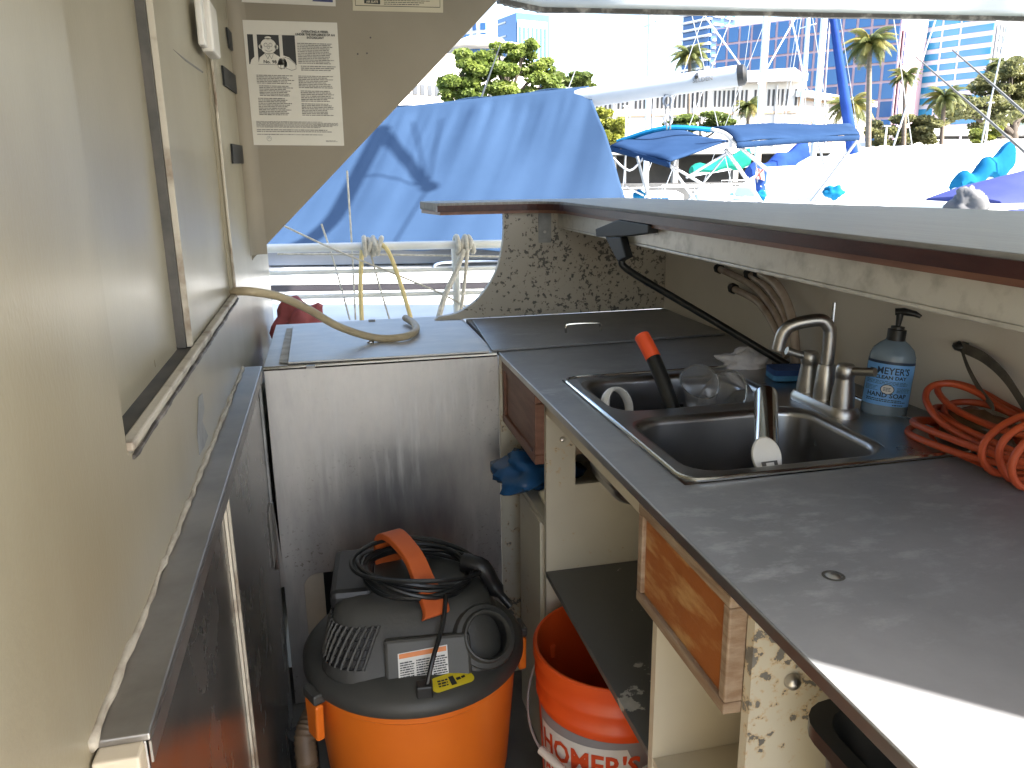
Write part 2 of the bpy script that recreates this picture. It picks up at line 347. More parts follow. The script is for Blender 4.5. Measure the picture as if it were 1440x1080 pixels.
# cabin wall with sliding doors
cw = thing('cabin_wall', 'cream painted cabin side wall with a recessed sliding door and track', 'wall', (WX, 1, 0))
yd0, yd1, zd = .755, 1.735, 1.055
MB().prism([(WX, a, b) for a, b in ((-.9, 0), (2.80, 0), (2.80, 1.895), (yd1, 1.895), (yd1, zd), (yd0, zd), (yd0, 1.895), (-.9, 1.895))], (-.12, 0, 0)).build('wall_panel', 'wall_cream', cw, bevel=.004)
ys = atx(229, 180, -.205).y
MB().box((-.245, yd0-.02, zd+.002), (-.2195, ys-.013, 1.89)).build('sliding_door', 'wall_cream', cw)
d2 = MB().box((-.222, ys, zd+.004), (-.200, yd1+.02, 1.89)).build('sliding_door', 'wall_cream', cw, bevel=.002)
MB().box((-.2065, ys-.005, zd+.005), (-.1985, ys-.0005, 1.89)).build('door_edge', 'trim_worn', d2); MB().box((-.225, ys-.0125, zd+.005), (-.2070, ys-.0052, 1.89)).build('shade_gap_strip', 'track_dark', d2)  # dark strip stands in for the shaded gap beside the door edge
MB().box((-.30, yd0+.001, zd-.001), (-.25, yd1-.001, 1.89)).build('door_backing', 'track_dark', cw)
MB().box((-.226, yd0+.003, zd+.0005), (-.199, yd1-.002, zd+.0035)).build('door_track', 'track_dark', cw)
MB().box((-.1985, yd0+.004, zd-.001), (-.186, yd1+.012, zd+.008)).build('track_lip', 'trim_worn', cw, bevel=.002)
tb = smooth_path([V(WX+.001, yd0+.01+i*.05, zd-.008+random.uniform(-.0015, .0015)) for i in range(21)], 3)
MB().tube(tb, [.0022+.0016*random.random() for _ in tb], 6).build('track_sealant', 'gasket', cw)
MB().box((WX-.001, yd1-.004, zd+.01), (WX+.0035, yd1+.006, 1.89)).build('door_jamb_trim', 'trim_worn', cw, bevel=.001)
zt, zb = atx(302, 18, -.175).z, atx(308, 86, -.175).z
MB().box((WX+.0005, 1.60, zb), (-.168, 1.70, zt)).build('latch_block', 'white_plastic', cw, bevel=.004)
MB().box((WX+.0005, 1.56, zb+.005), (-.178, 1.598, zb+.085)).build('latch_keeper', 'white_plastic', cw, bevel=.003)
for q in (((311, 92), (329, 106), (334, 134), (314, 120)), ((324, 202), (340, 205), (342, 230), (326, 230)), ((317, 38), (328, 52), (329, 74), (321, 68))):
    MB().prism([atx(a, b, WX+.0007) for a, b in q], (.004, 0, 0)).build('rubber_pad', 'black_pad', cw)
MB().prism([atx(a, b, WX+.0006) for a, b in ((279, 558), (284, 553), (287, 575), (284, 592), (292, 613), (287, 628), (280, 640), (277, 612))], (.0006, 0, 0)).build('torn_sticker', 'seal_grey', cw)
MB().prism([atx(a, b, -.1998) for a, b in ((243, 69), (262, 84), (286, 101), (285, 103), (261, 86))], (.0004, 0, 0)).build('scratch', 'ink_grey', d2)
MB().prism([atx(a, b, -.1995) for a, b in ((305, 213), (308, 216), (309, 234), (306, 236))], (.0012, 0, 0)).build('key_hole', 'track_dark', cw)
# forward bulkhead with the diagonal cut
bk = thing('bulkhead', 'taupe forward bulkhead with a diagonal cut lower edge', 'wall', (.1, BH, 1.1))
d0, d1 = at(357, 363, BH), at(704, -4, BH); dirn = (d1-d0).normalized(); top = d0+dirn*((1.895-d0.z)/dirn.z)
MB().prism([(WX-.002, BH, d0.z-.01), tuple(d0), tuple(top), (WX-.002, BH, 1.895)], (0, .022, 0)).build('bulkhead_panel', 'bulkhead', bk, bevel=.002)
for a, b in ((503, 76), (516, 75), (521, 53)):
    p = at(a, b, BH); MB().tube([p+V(0, .001, 0), p+V(0, -.0012, 0)], .0022, 8).build('screw_hole', 'track_dark', bk)
# rounded corner between wall and bulkhead
cv = []
for i in range(7):
    a = R(90*i/6); cv.append((WX+.04-.04*math.sin(a), BH-.04+.04*math.cos(a)))
mb = MB(); prof = [(x, y) for x, y in cv]
mb.loops([[V(x, y, z) for x, y in prof]+[V(WX-.005, BH+.005, z)] for z in (1.10, 1.893)], True, True); mb.build('corner_fillet', 'bulkhead', bk, smooth=True)
# roof over the galley
rf = thing('cabin_roof', 'white cabin roof with a dark gasket along its forward edge', 'roof', (.5, 1.5, 1.9))
RZ = 1.90
rl, rr = atz(762, 11, RZ), atz(1500, 25, RZ); rc = atz(700, -2, RZ)
dd = (rr-rl).normalized(); e45 = rl+dd*((3.3-rl.x)/dd.x)
poly = [(-2.2, -.75, RZ), (.92, -.75, RZ), (.98, -.225, RZ), (3.3, -.225, RZ), tuple(e45), tuple(rl), tuple(rc), (-.3, BH+.03, RZ), (-2.2, BH+.03, RZ)]
MB().prism(poly, (0, 0, .06)).build('roof_panel', 'roof_white', rf)
for a, b in ((e45, rl), (rl, rc)):
    d = (b-a).normalized(); nrm = V(0, 0, 1).cross(d)
    n_ = 24; pts = [a.lerp(b, i/n_)+V(0, 0, random.uniform(-.002, .002)) for i in range(n_+1)]
    mb = MB(); mb.loops([[p+nrm*.012+V(0, 0, .05), p+nrm*.012-V(0, 0, .016), p-nrm*.006-V(0, 0, .016+random.random()*.003), p-nrm*.006+V(0, 0, .05)] for p in pts], True, True)
    mb.build('edge_gasket', 'gasket', rf)
# unseen post, added so its edge cuts the sun patch on the counter
pp = atz(1440, 1012, CT); q = V(pp.x, pp.y, 0)+V(.735, -.68, 0)*.72
pst = thing('sun_blocker_post', 'unseen white post added beside the aft bar end to shade the counter', 'post', (q.x, q.y, 0))
MB().box((q.x, q.y, -.02), (q.x+.04, q.y+.30, 1.899)).build('blocker_board', 'roof_white', pst, bevel=.004)
# ================================================================== GALLEY JOINERY
# left steel cabinet
lc = thing('steel_cabinet', 'narrow stainless cabinet with doors under the cream cabin wall', 'cabinet', (-.16, 1.1, 0))
LX = -.155
MB().prism([(LX, a, b) for a, b in ((.552, .005), (1.03, .005), (1.03, .896), (.552, .896))], (-.03, 0, 0)).build('door', 'steel_cabinet', lc, bevel=.002)
MB().prism([(LX, a, b) for a, b in ((1.058, .005), (1.735, .005), (1.735, .896), (1.058, .896))], (-.03, 0, 0)).build('door', 'steel_cabinet', lc, bevel=.002)
MB().box((-.18, 1.031, .005), (LX-.014, 1.057, .895)).build('door_gap', 'track_dark', lc)
for ya in (1.0245, 1.0575): MB().box((LX+.0005, ya, .005), (LX+.004, ya+.006, .89)).build('edge_trim', 'trim_worn', lc)
MB().box((-.188, .532, .005), (LX-.001, .5515, .898)).build('end_panel', 'cream_clean', lc, bevel=.002)
MB().box((-.1885, .548, .8985), (LX+.004, 1.742, .905)).build('ledge', 'steel_angle', lc, bevel=.0015)
MB().box((LX+.0025, .548, .880), (LX+.0042, 1.742, .8984)).build('ledge_lip', 'steel_angle', lc)
n_ = 60; pts = [V(WX+.001, .54+1.2*i/n_, .907+random.uniform(-.002, .003)) for i in range(n_+1)]
MB().tube(pts, [random.uniform(.002, .0055) for _ in pts], 6).build('caulk_bead', 'caulk', lc, smooth='all')
for a, b in (((LX+.0006, 1.655, .50), (LX+.0045, 1.672, .895)),): MB().box(a, b).build('edge_trim', 'seal_grey', lc)
MB().box((LX+.0006, 1.60, .50), (LX+.003, 1.65, .625)).build('hinge_plate', 'brushed', lc, bevel=.001)
MB().tube([(LX+.004, 1.652, .47), (LX+.004, 1.652, .625)], .004, 8).build('hinge_pin', 'brushed', lc)
# stainless ice box
ib = thing('ice_box', 'stainless steel ice box with a hinged flat lid and streaked front', 'ice box', (.1, 1.95, 0))
BY = 1.745; bx0, bx1 = -.149, .368
nx = at(427, 820, BY).x; nz = at(440, 807, BY).z; r_ = .035
notch = [(bx0, 0), (bx0, .894), (bx1, .894), (bx1, 0), (.27, 0), (.27, nz)]
notch += [(nx+r_-r_*math.sin(R(a)), nz-r_+r_*math.cos(R(a))) for a in range(0, 91, 15)]+[(nx, 0)]
MB().prism([(x, BY, z) for x, z in notch], (0, .012, 0)).build('front_panel', 'steel_front', ib, bevel=.001)
b_ = MB(); b_.box((bx0, BY+.0125, .02), (bx0+.01, 2.26, .893)).box((bx0, 2.25, .02), (bx1, 2.262, .893)); b_.build('side_panel', 'steel_cabinet', ib)
MB().box((bx0+.012, 2.0, .0), (bx1-.02, 2.01, .88)).build('recess_shade_sheet', 'vac_black', ib)  # near-black sheet stands in for the shade inside the front opening
MB().box((nx-.03, BY+.02, .0), (nx+.045, BY+.03, nz+.05)).build('recess_lit_board', 'wall_dirty', ib)  # beige board stands in for the lit side of the recess
MB().prism([(bx0, BY-.002, .8945), (bx1-.005, BY-.002, .8945), (bx1-.005, 2.262, .8945), (bx0, 2.262, .8945)], (0, 0, .006)).build('top_sheet', 'steel_top', ib, bevel=.0015)
MB().tube([(bx0, BY-.003, .897), (bx1-.004, BY-.003, .897)], .005, 8).build('front_bead', 'chrome', ib, smooth=True)
MB().prism([tuple(atz(a, b, .903)) for a, b in ((405, 512), (688, 496), (650, 452), (412, 461))], (0, 0, .004)).build('lid', 'steel_top', ib, bevel=.001)
for a, b in ((437, 517), (523, 452)):
    p = atz(a, b, .905); MB().box(p-V(.009, .004, .001), p+V(.009, .006, .005)).build('lid_clip', 'seal_grey', ib)
MB().prism([tuple(atz(a, b, .9032)) for a, b in ((392, 510), (407, 511), (414, 462), (403, 462))], (0, 0, .0008)).build('sealant_strip', 'caulk', ib)
MB().prism([at(a, b, BY-.0035) for a, b in ((363, 717), (385, 714), (403, 824), (389, 829), (381, 770), (366, 768))], (0, .002, 0)).build('hinge_plate', 'brushed', ib)
# worktop
wt = thing('worktop', 'scuffed grey metal worktop running from the bulkhead beside the sink', 'counter', (.65, 1.0, CT))
X0, X1, SX0, SX1, SY0, SY1 = .372, .972, .437, .905, .900, 1.467
t = MB(); Z0, Z1 = .8895, CT
for a, b, c, d in ((X0, X1, -.55, SY0), (X0, SX0, SY0, SY1), (SX1, X1, SY0, SY1), (X0, X1, SY1, 2.195)): t.box((a, c, Z0), (b, d, Z1))
t.build('counter_top', 'counter_grey', wt)
MB().box((X0-.0035, -.55, .888), (X0-.0002, 1.742, CT+.0012)).build('edge_strip', 'brushed', wt, bevel=.001)
hl = MB().prism([tuple(atz(a, b, CT+.0012)) for a, b in ((692, 495), (1020, 471), (935, 436), (664, 452))], (0, 0, .005)).build('hatch_lid', 'counter_grey', wt, bevel=.0015)
h0, h1 = atz(796, 468, .906), atz(844, 466, .906)
MB().tube(smooth_path([h0, h0+V(0, 0, .016), h0.lerp(h1, .12)+V(0, 0, .022), h0.lerp(h1, .88)+V(0, 0, .022), h1+V(0, 0, .016), h1], 4), .0032, 8).build('lid_handle', 'chrome', hl, smooth=True)
p = atz(1172, 810, CT); s_ = MB().lathe([(.0005, .0022), (.005, .002), (.0075, .0004)], p, 16).build('screw', 'brushed', wt, smooth=True)
MB().lathe([(.0085, .0006), (.0115, .0003)], p, 16).build('screw_ring', 'track_dark', wt)
p = atz(905, 432, CT); MB().box(p-V(.04, .01, 0), p+V(.035, .0, .012)).build('corner_block', 'seal_grey', wt)
# under-counter carcass
uc = thing('counter_carcass', 'cream peeling base cabinet under the worktop with open shelves', 'cabinet', (.65, 1.0, 0))
FX = .392
MB().box((FX, .902, .846), (FX+.012, 1.43, .8885)).build('apron', 'cream_clean', uc, bevel=.001)
MB().prism([(x, 1.42, z) for x, z in ((FX, 0), (.955, 0), (.955, .8885), (.80, .8885), (.80, .695), (.452, .695), (.452, .8885), (FX, .8885))], (0, .014, 0)).build('divider_panel', 'peel_cream', uc)
MB().box((FX, .870, .0), (.955, .884, .8885)).build('divider_panel', 'cream_clean', uc)
MB().box((FX, .636, .0), (.955, .650, .8885)).build('divider_panel', 'peel_cream', uc)
MB().box((FX-.001, .8845, .500), (.955, 1.4195, .512)).build('shelf', 'peel_shelf', uc, bevel=.001)
MB().box((FX+.001, .6505, .500), (.955, .8695, .510)).build('shelf', 'cream_clean', uc)
MB().box((FX+.0, 1.4345, .605), (.955, 1.74, .617)).build('shelf', 'peel_cream', uc)
MB().box((FX-.004, 1.455, .0), (FX+.008, 1.63, .6045)).build('kick_panel', 'peel_cream', uc)
MB().box((.370, 1.7425, .0), (.955, 1.752, .889)).build('end_panel', 'peel_cream', uc)
MB().box((.956, -.55, .0), (.972, 1.9, .889)).build('back_panel', 'cream_clean', uc)
p = atx(791, 617, FX+.05); pk = at(791, 618, 1.419); MB().lathe([(.0005, .006), (.004, .005), (.006, .0)], (0, 0, 0), 12).xf(Matrix.Translation(pk) @ Matrix.Rotation(R(90), 4, 'X')).build('bolt', 'brushed', uc, smooth=True)
pk = at(1113, 957, .6355); MB().lathe([(.0005, .010), (.005, .009), (.008, .006), (.009, .0)], (0, 0, 0), 14).xf(Matrix.Translation(pk) @ Matrix.Rotation(R(90), 4, 'X')).build('bolt', 'brushed', uc, smooth=True)
def drawer(label, y0, y1, z0, z1, xo, fm, im, fw):
    o = thing('drawer', label, 'drawer', (xo, (y0+y1)/2, z0))
    MB().box((xo, y0, z1-fw), (xo+.022, y1, z1)).build('frame_rail', fm, o, bevel=.002)
    MB().box((xo, y0, z0), (xo+.022, y1, z0+fw)).build('frame_rail', fm, o, bevel=.002)
    MB().box((xo+.0005, y0, z0+fw+.0003), (xo+.022, y0+fw, z1-fw-.0003)).build('frame_stile', fm, o, bevel=.002)
    MB().box((xo+.0005, y1-fw, z0+fw+.0003), (xo+.022, y1, z1-fw-.0003)).build('frame_stile', fm, o, bevel=.002)
    MB().box((xo+.006, y0+fw+.0005, z0+fw+.0005), (xo+.018, y1-fw-.0005, z1-fw-.0005)).build('panel', im, o)
    MB().box((xo+.0225, y0+.012, z0+.01), (xo+.3, y1-.012, z1-.008)).build('drawer_box', 'wood_grey', o)
drawer('dark brown drawer front beside the ice box', 1.437, 1.735, .738, .884, .374, 'wood_brown', 'wood_brown', .02)
drawer('worn orange wood drawer front with greyed frame under the worktop', .652, .898, .745, .884, .372, 'wood_grey', 'wood_orange', .014)
# splash wall and bar counter
sw = struct(MB().box((.9725, -.55, CT-.02), (.99, 2.2155, 1.1895)).build('galley_side_wall', 'splash_wall'))
bar = thing('bar_counter', 'long grey laminate bar top with mahogany edge and metal fascia', 'bar counter', (.8, 1.2, 1.2))
BZ = 1.200
o0, o1 = atz(880, 278, 1.222), atz(1440, 296.5, 1.222); od = (o1-o0).normalized()
oa = o0; ob = o1+od*((o1.y-.32)/-od.y)
inner = [(.300, 2.158), (.52, 2.166)]+[(.622-.10+.10*math.sin(R(a)), 2.168-.10+.10*math.cos(R(a))) for a in range(15, 91, 15)]+[(.622, 1.2), (.619, .32)]
lft = atz(588, 283, 1.222)
outer = [(ob.x, ob.y), (oa.x, oa.y), (lft.x+.03, lft.y), (lft.x, lft.y-.04)]
MB().prism([(x, y, BZ+.0012) for x, y in inner+outer], (0, 0, .0208)).build('top', 'bar_laminate', bar, bevel=.0012)
ed = [V(x, y, BZ+.008) for x, y in [(.303, 2.55)]+inner]
mb = MB(); mb.loops([[p+V(-.004, -.004, -.009), p+V(-.004, -.004, .0075), p+V(.006, .006, .0075), p+V(.006, .006, -.009)] for p in ed], True, True)
mb.build('edge_band', 'mahogany', bar)
MB().prism([(x+.004, y+.004, BZ-.0095) for x, y in inner+outer], (0, 0, .0095)).build('underside', 'wood_brown', bar)
MB().box((.640, .32, 1.152), (.652, 2.19, 1.190)).build('fascia', 'fascia', bar, bevel=.0015)
MB().box((.640, .32, 1.146), (.690, 2.19, 1.1518)).build('fascia_flange', 'fascia', bar, bevel=.0015)
cp = [at(a, b, BH) for a, b in ((611, 446), (640, 441), (664, 427), (682, 408), (697, 382), (704, 358), (708, 330), (708, 296))]
cp = smooth_path(cp, 4)
MB().prism([(c.x, BH-.004, max(c.z, CT+.001) if i else CT+.001) for i, c in enumerate(cp)]+[(.972, BH-.004, 1.189), (.972, BH-.004, CT+.001)], (0, .02, 0)).build('curved_end_panel', 'peel_panel', bar)
a_, b2 = at(757, 299, BH-.006), at(775, 341, BH-.006)
br = MB().box((a_.x, BH-.008, b2.z), (b2.x, BH-.0045, 1.189)).build('bracket', 'seal_grey', bar, bevel=.001)
p = at(766, 326, BH-.0085); MB().tube([p, p+V(0, -.003, 0)], .004, 10).build('bracket_bolt', 'brushed', br)
# ================================================================== SINK
sk = thing('sink', 'double bowl stainless sink set into the grey worktop', 'sink', (.67, 1.18, CT))
def basin(x0, x1, y0, y1, hx0, hx1, hy0, hy1, depth):
    z = CT+.004; L_ = [rrect(x0, x1, y0, y1, .004, z)]
    L_.append(rrect(hx0-.006, hx1+.006, hy0-.006, hy1+.006, .05, z+.0003))
    for a in range(0, 91, 18): L_.append(rrect(hx0-.006+.012*math.sin(R(a)), hx1+.006-.012*math.sin(R(a)), hy0-.006+.012*math.sin(R(a)), hy1+.006-.012*math.sin(R(a)), .05, z-.012*(1-math.cos(R(a)))))
    L_.append(rrect(hx0+.010, hx1-.010, hy0+.010, hy1-.010, .048, CT-depth+.035))
    for a in range(0, 91, 18): L_.append(rrect(hx0+.012+.033*(1-math.cos(R(a))), hx1-.012-.033*(1-math.cos(R(a))), hy0+.012+.033*(1-math.cos(R(a))), hy1-.012-.033*(1-math.cos(R(a))), .046-.012*math.sin(R(a)), CT-depth+.033*(1-math.sin(R(a)))))
    return MB().loops(L_, False, True)
ym = 1.195
b1 = basin(SX0, SX1, ym, SY1, .462, .775, 1.222, 1.438, .19).build('basin', 'steel_sink', sk, smooth=True)
b2_ = basin(SX0, SX1, SY0, ym, .462, .775, .930, 1.172, .205).build('basin', 'steel_sink', sk, smooth=True)
for b_, y in ((b1, 1.33), (b2_, 1.05)): MB().lathe([(.001, .0015), (.03, .002), (.036, .004), (.04, .001)], (.62, y, CT-(.19 if b_ is b1 else .205)+.001), 20).build('drain', 'brushed', b_, smooth=True)
rim = rrect(SX0+.002, SX1-.002, SY0+.002, SY1-.002, .03, CT+.004)
MB().tube(rim+[rim[0]], .0035, 8, cap=False).build('rim', 'chrome', sk, smooth=True)
# ================================================================== GALLEY THINGS
def rotz(a): return Matrix.Rotation(a, 4, 'Z')
def frame(o, zax, xhint):
    z = Vector(zax).normalized(); x = (Vector(xhint)-z*Vector(xhint).dot(z)).normalized(); y = z.cross(x)
    M = Matrix((x, y, z)).transposed().to_4x4(); M.translation = o; return M
def lump(c, rad, seed, amp=.25, nu=24, nv=14, sc=6.):
    c = Vector(c); mb = MB(); L_ = []
    for j in range(nv+1):
        th = math.pi*j/nv; l = []
        for i in range(nu):
            ph = 2*math.pi*i/nu; d = V(math.sin(th)*math.cos(ph), math.sin(th)*math.sin(ph), math.cos(th))
            k = 1+amp*noise.noise(d*1.6+V(seed, 0, 0))*1.6+amp*.6*noise.noise(d*sc+V(0, seed, 0))
            l.append(c+V(d.x*rad[0], d.y*rad[1], d.z*rad[2])*k)
        L_.append(l)
    mb.round = True; return mb.loops(L_)
# --- faucet
fp = atz(1160, 572, CT+.004); fp.x = .812
fa = thing('faucet', 'brushed nickel two handle faucet standing behind the sink', 'faucet', fp)
bl = [rrect(fp.x-.026, fp.x+.026, fp.y-.078, fp.y+.078, .024, fp.z+z) for z in (0, .008)]+[rrect(fp.x-.021, fp.x+.021, fp.y-.073, fp.y+.073, .019, fp.z+.016)]
MB().loops(bl, True, True).build('base_plate', 'brushed', fa, smooth=True)
MB().lathe([(.019, .012), (.0185, .03), (.015, .072), (.0135, .076), (.001, .077)], fp, 24).build('body', 'brushed', fa, smooth=True)
sp = smooth_path([fp+V(0, 0, .07), fp+V(0, 0, .125), fp+V(-.005, .001, .142), fp+V(-.018, .006, .151), fp+V(-.052, .022, .143), fp+V(-.068, .030, .128), fp+V(-.074, .033, .098)], 6)
MB().tube(sp, .0108, 14).build('spout', 'brushed', fa, smooth=True)
for sy, da in ((1, (-.042, .008, .010)), (-1, (.020, -.046, .004))):
    c = fp+V(0, .05*sy, 0)
    h = MB().lathe([(.019, .014), (.0185, .03), (.0145, .062), (.0145, .066), (.0155, .068), (.0155, .082), (.012, .087), (.001, .088)], c, 22).build('handle', 'brushed', fa, smooth=True)
    MB().tube([c+V(0, 0, .077), c+V(0, 0, .077)+Vector(da)*.5, c+V(0, 0, .079)+Vector(da)], [.0075, .0068, .0072], 12).build('lever', 'brushed', h, smooth=True)
MB().tube([fp+V(.012, .012, .05), fp+V(.012, .012, .178)], [.0028, .0028], 8).build('lift_rod', 'chrome', fa, smooth=True)
# --- soap bottle
bp = atz(1241, 583, CT); bp.x = .888
sb = thing('soap_bottle', 'clear hand soap bottle with blue label and black pump beside faucet', 'bottle', bp)
BW, BD = .0365, .026
prof = [(.90, 0), (1., .006), (1.0, .012), (1., .105), (.97, .118), (.86, .130), (.62, .140), (.42, .146), (.38, .152)]; SZ = .87
ang = math.atan2(-bp.x, bp.y)+R(8)       # label side towards the aisle
MBt = Matrix.Translation(bp) @ Matrix.Rotation(R(4), 4, V(0, 1, 0)) @ rotz(math.atan2(-bp.y, -bp.x)+R(90)) @ Matrix.Diagonal((.98, .98, SZ, 1))
MB().loops([[V(BW*k*math.cos(a), BD*k*math.sin(a), z) for a in [2*math.pi*i/32 for i in range(32)]] for k, z in prof], True, True).xf(MBt).build('bottle_body', 'soap_body', sb, smooth=True)
def bfn(off):
    def f(s, t):
        a = -math.pi/2+s/.033; return MBt @ V((BW+off)*math.cos(a), (BD+off)*math.sin(a), t)
    return f
lb = MB().grid(lambda u, v: bfn(.0006)((u-.5)*.086, .024+v*.083), 20, 6).build('label_sheet', 'soap_label', sb, smooth=True)
MB().grid(lambda u, v: bfn(.0009)((u-.5)*.086, .1035+v*.005), 20, 1).build('label_band', 'ink_navy', lb)
fb = bfn(.0012)
ink = MB()
for tx, sz, t0, s0, sx in (('MEYER\'S', .0180, .085, .005, .72), ('MRS.', .0050, .0895, -.027, .8), ('CLEAN DAY', .0090, .0755, .002, .92), ('HAND SOAP', .0120, .0405, 0, .86)):
    k = text_mb(tx, sz, lambda x, y: fb(x+s0, y+t0), bold=.0003, sx=sx); ink.add(k.v, k.f)
dashes(ink, fb, -.034, .034, .072, .064, 3, .4, .003, .007)
dashes(ink, fb, -.036, -.013, .061, .051, 4, .4, .002, .006); dashes(ink, fb, .013, .036, .061, .051, 4, .4, .002, .006)
dashes(ink, fb, -.030, .030, .0375, .031, 2, .6, .002, .005); dashes(ink, fb, .01, .03, .0285, .0255, 1, .7, .002, .004)
ink.build('label_print', 'ink_navy', lb)
w_ = MB(); flat(w_, bfn(.0013), disc(0, .056, .0095)); w_.build('label_seal', 'label_white', lb)
w_ = MB(); w_.loops([[bfn(.0016)(x, y) for x, y in disc(0, .056, r_, n=24)] for r_ in (.0095, .0084)]); dashes(w_, bfn(.0017), -.0055, .0055, .060, .052, 3, .5, .002, .004); w_.build('seal_print', 'ink_navy', lb)
MB().lathe([(.0145, .146), (.0145, .166), (.0105, .167), (.0105, .172), (.004, .173)], (0, 0, 0), 20, cap0=True).xf(MBt).build('pump_collar', 'vac_black', sb, smooth=True)
pmp = MB().tube([V(0, 0, .172), V(0, 0, .19), V(0, 0, .198)], [.004, .0055, .006], 12)
pmp.tube([V(-.008, 0, .1985), V(.005, 0, .2005), V(.022, 0, .1985), V(.031, 0, .194)], [.0065, .007, .0055, .0035], 10); pmp.xf(MBt).build('pump_head', 'vac_black', sb, smooth=True)
# --- rod holder tube standing in the sink
A, B = at(1078, 646, .968), at(1077, 553, 1.075)
rh = thing('rod_holder', 'steel rod holder tube with an oval white flange leaning in the sink', 'rod holder', A)
ax = (B-A).normalized(); k = MB()
M_ = frame(A, ax, (1, 0, 0)); Ln = (B-A).length
k.loops([[M_ @ V(r_*math.cos(a), r_*math.sin(a), z) for a in [2*math.pi*i/24 for i in range(24)]] for r_, z in ((.0172, .012), (.0172, Ln-.003), (.0162, Ln), (.0145, Ln-.001), (.0145, .03), (.001, .03))]); k.build('tube', 'chrome', rh, smooth=True)
fn_ = (V(-.25, -1, .55)).normalized(); Mf = frame(at(1078, 642, .962), fn_, (1, 0, 0)); fl = MB()
fl.loops([[Mf @ V(.0215*k_*math.cos(a), .029*k_*math.sin(a), z) for a in [2*math.pi*i/28 for i in range(28)]] for k_, z in ((.97, -.003), (1, .0), (.93, .003), (.001, .0036))], True); fl.build('flange', 'white_plastic', rh, smooth=True)
MB().obox(Mf @ V(.001, -.013, .0045), Mf.to_3x3() @ V(.011, 0, 0), Mf.to_3x3() @ V(0, .0055, 0), Mf.to_3x3() @ V(0, 0, .0015)).build('flange_slot', 'track_dark', rh)
MB().obox(Mf @ V(.001, -.014, .006), Mf.to_3x3() @ V(.0055, 0, 0), Mf.to_3x3() @ V(0, .0042, 0), Mf.to_3x3() @ V(0, 0, .0012)).build('slot_pin', 'label_white', rh)
# --- black handled tool with orange tip
A, B = at(901, 470, 1.375), at(952, 592, 1.255)
tl = thing('snorkel_tube', 'bent black tube with a neon orange tip standing in the far sink bowl', 'tube', B)
pth = smooth_path([B, B.lerp(A, .3)+V(.004, 0, 0), B.lerp(A, .7)+V(.004, 0, .002), A], 8); nn = len(pth); k = int(nn*.66)
MB().tube(pth[:k+1], .0138, 14).build('tube', 'cord_black', tl, smooth=True)
MB().tube(pth[k:-1]+[pth[-2].lerp(pth[-1], .5), pth[-1]], [.0146]*(nn-k-1)+[.0125, .006], 14).build('tip', 'neon_orange', tl, smooth=True)
for i in range(5): p = pth[5]+(pth[1]-pth[5])*(i/4)+V(.014, -.004, 0); MB().obox(p, (.005, 0, 0), (0, .004, 0), (0, 0, .0045)).build('ridge', 'cord_black', tl, bevel=.001)
# --- clear plastic cups and white ring in the far bowl
def cup(name, label, c, r0, r1, h, axis, mat, squash=1.):
    M_ = frame(c, axis, (1, .2, 0)); k = MB()
    k.loops([[M_ @ V(r_*math.cos(a)*squash, r_*math.sin(a)*(1+.05*math.sin(3*a)), z) for a in [2*math.pi*i/28 for i in range(28)]] for r_, z in ((.002, .001), (r0*.9, .0), (r0, .004), (r1, h-.004), (r1*1.05, h), (r1*.97, h-.002), (r0*.94, .005), (.002, .004))])
    o = k.build(name, mat, smooth=True); tag(o, label, 'cup'); return o
cup('plastic_cup', 'crumpled clear plastic cup lying in the far sink bowl', at(985, 572, 1.30), .030, .040, .075, (-.3, -.5, .8), 'clear_plastic', .8)
cup('plastic_cup', 'clear plastic tub leaning against the right end of the far sink bowl', at(1040, 575, 1.28), .040, .048, .06, (-.8, -.3, .6), 'clear_plastic')
M_ = frame(at(868, 572, 1.34), (.5, -.8, .35), (0, 0, 1)); k = MB()
k.loops([[M_ @ V((.034+.004*math.cos(b))*math.cos(a), (.034+.004*math.cos(b))*math.sin(a), .010*math.sin(b)) for a in [2*math.pi*i/36 for i in range(36)]] for b in [2*math.pi*j/10 for j in range(11)]])
tag(k.build('tape_roll', 'white_plastic', smooth=True), 'translucent white ring standing in the left end of the far bowl', 'roll')
# --- rag, sponge
p = atz(1050, 508, CT+.012); tag(lump(p, (.056, .038, .024), 3.3, .32, 44, 24, 7.).build('rag', 'rag', smooth=True), 'crumpled white rag behind the far sink bowl', 'rag')
p = atz(1112, 531, CT+.006); p.x = min(p.x, .905); spg = thing('sponge', 'blue scouring sponge lying against the faucet base', 'sponge', p)
Ms = Matrix.Translation(p) @ rotz(R(-12))
MB().loops([rrect(-.042, .042, -.028, .028, .008, z) for z in (0, .010)], True, True).xf(Ms).build('foam', 'sponge_light', spg)
MB().loops([rrect(-.042, .042, -.028, .028, .008, z) for z in (.0102, .021)], True, True).xf(Ms).build('scour_pad', 'sponge_blue', spg)
# --- black arm clamped under the bar
ca = atx(862, 324, .633); ce = atz(1108, 514, CT+.012); ce.x = min(ce.x, .94)
ar = thing('clamp_arm', 'black tubular arm clamped under the bar edge reaching down to the sink', 'clamp arm', ca)
MB().prism([atx(a, b, .618) for a, b in ((837, 322), (868, 309), (911, 316), (911, 328), (880, 332), (838, 333))], (.022, 0, 0)).build('clamp_jaw', 'black_pad', ar, bevel=.002)
MB().prism([atx(a, b, .620) for a, b in ((850, 333), (872, 333), (880, 362), (868, 368))], (.018, 0, 0)).build('clamp_neck', 'black_pad', ar, bevel=.003)
cs = atx(874, 366, .630)
MB().tube(smooth_path([cs, cs.lerp(ce, .06)+V(0, 0, -.012), cs.lerp(ce, .5)+V(0, 0, -.006), ce], 8), .0078, 12).build('arm_tube', 'cord_black', ar, smooth=True)
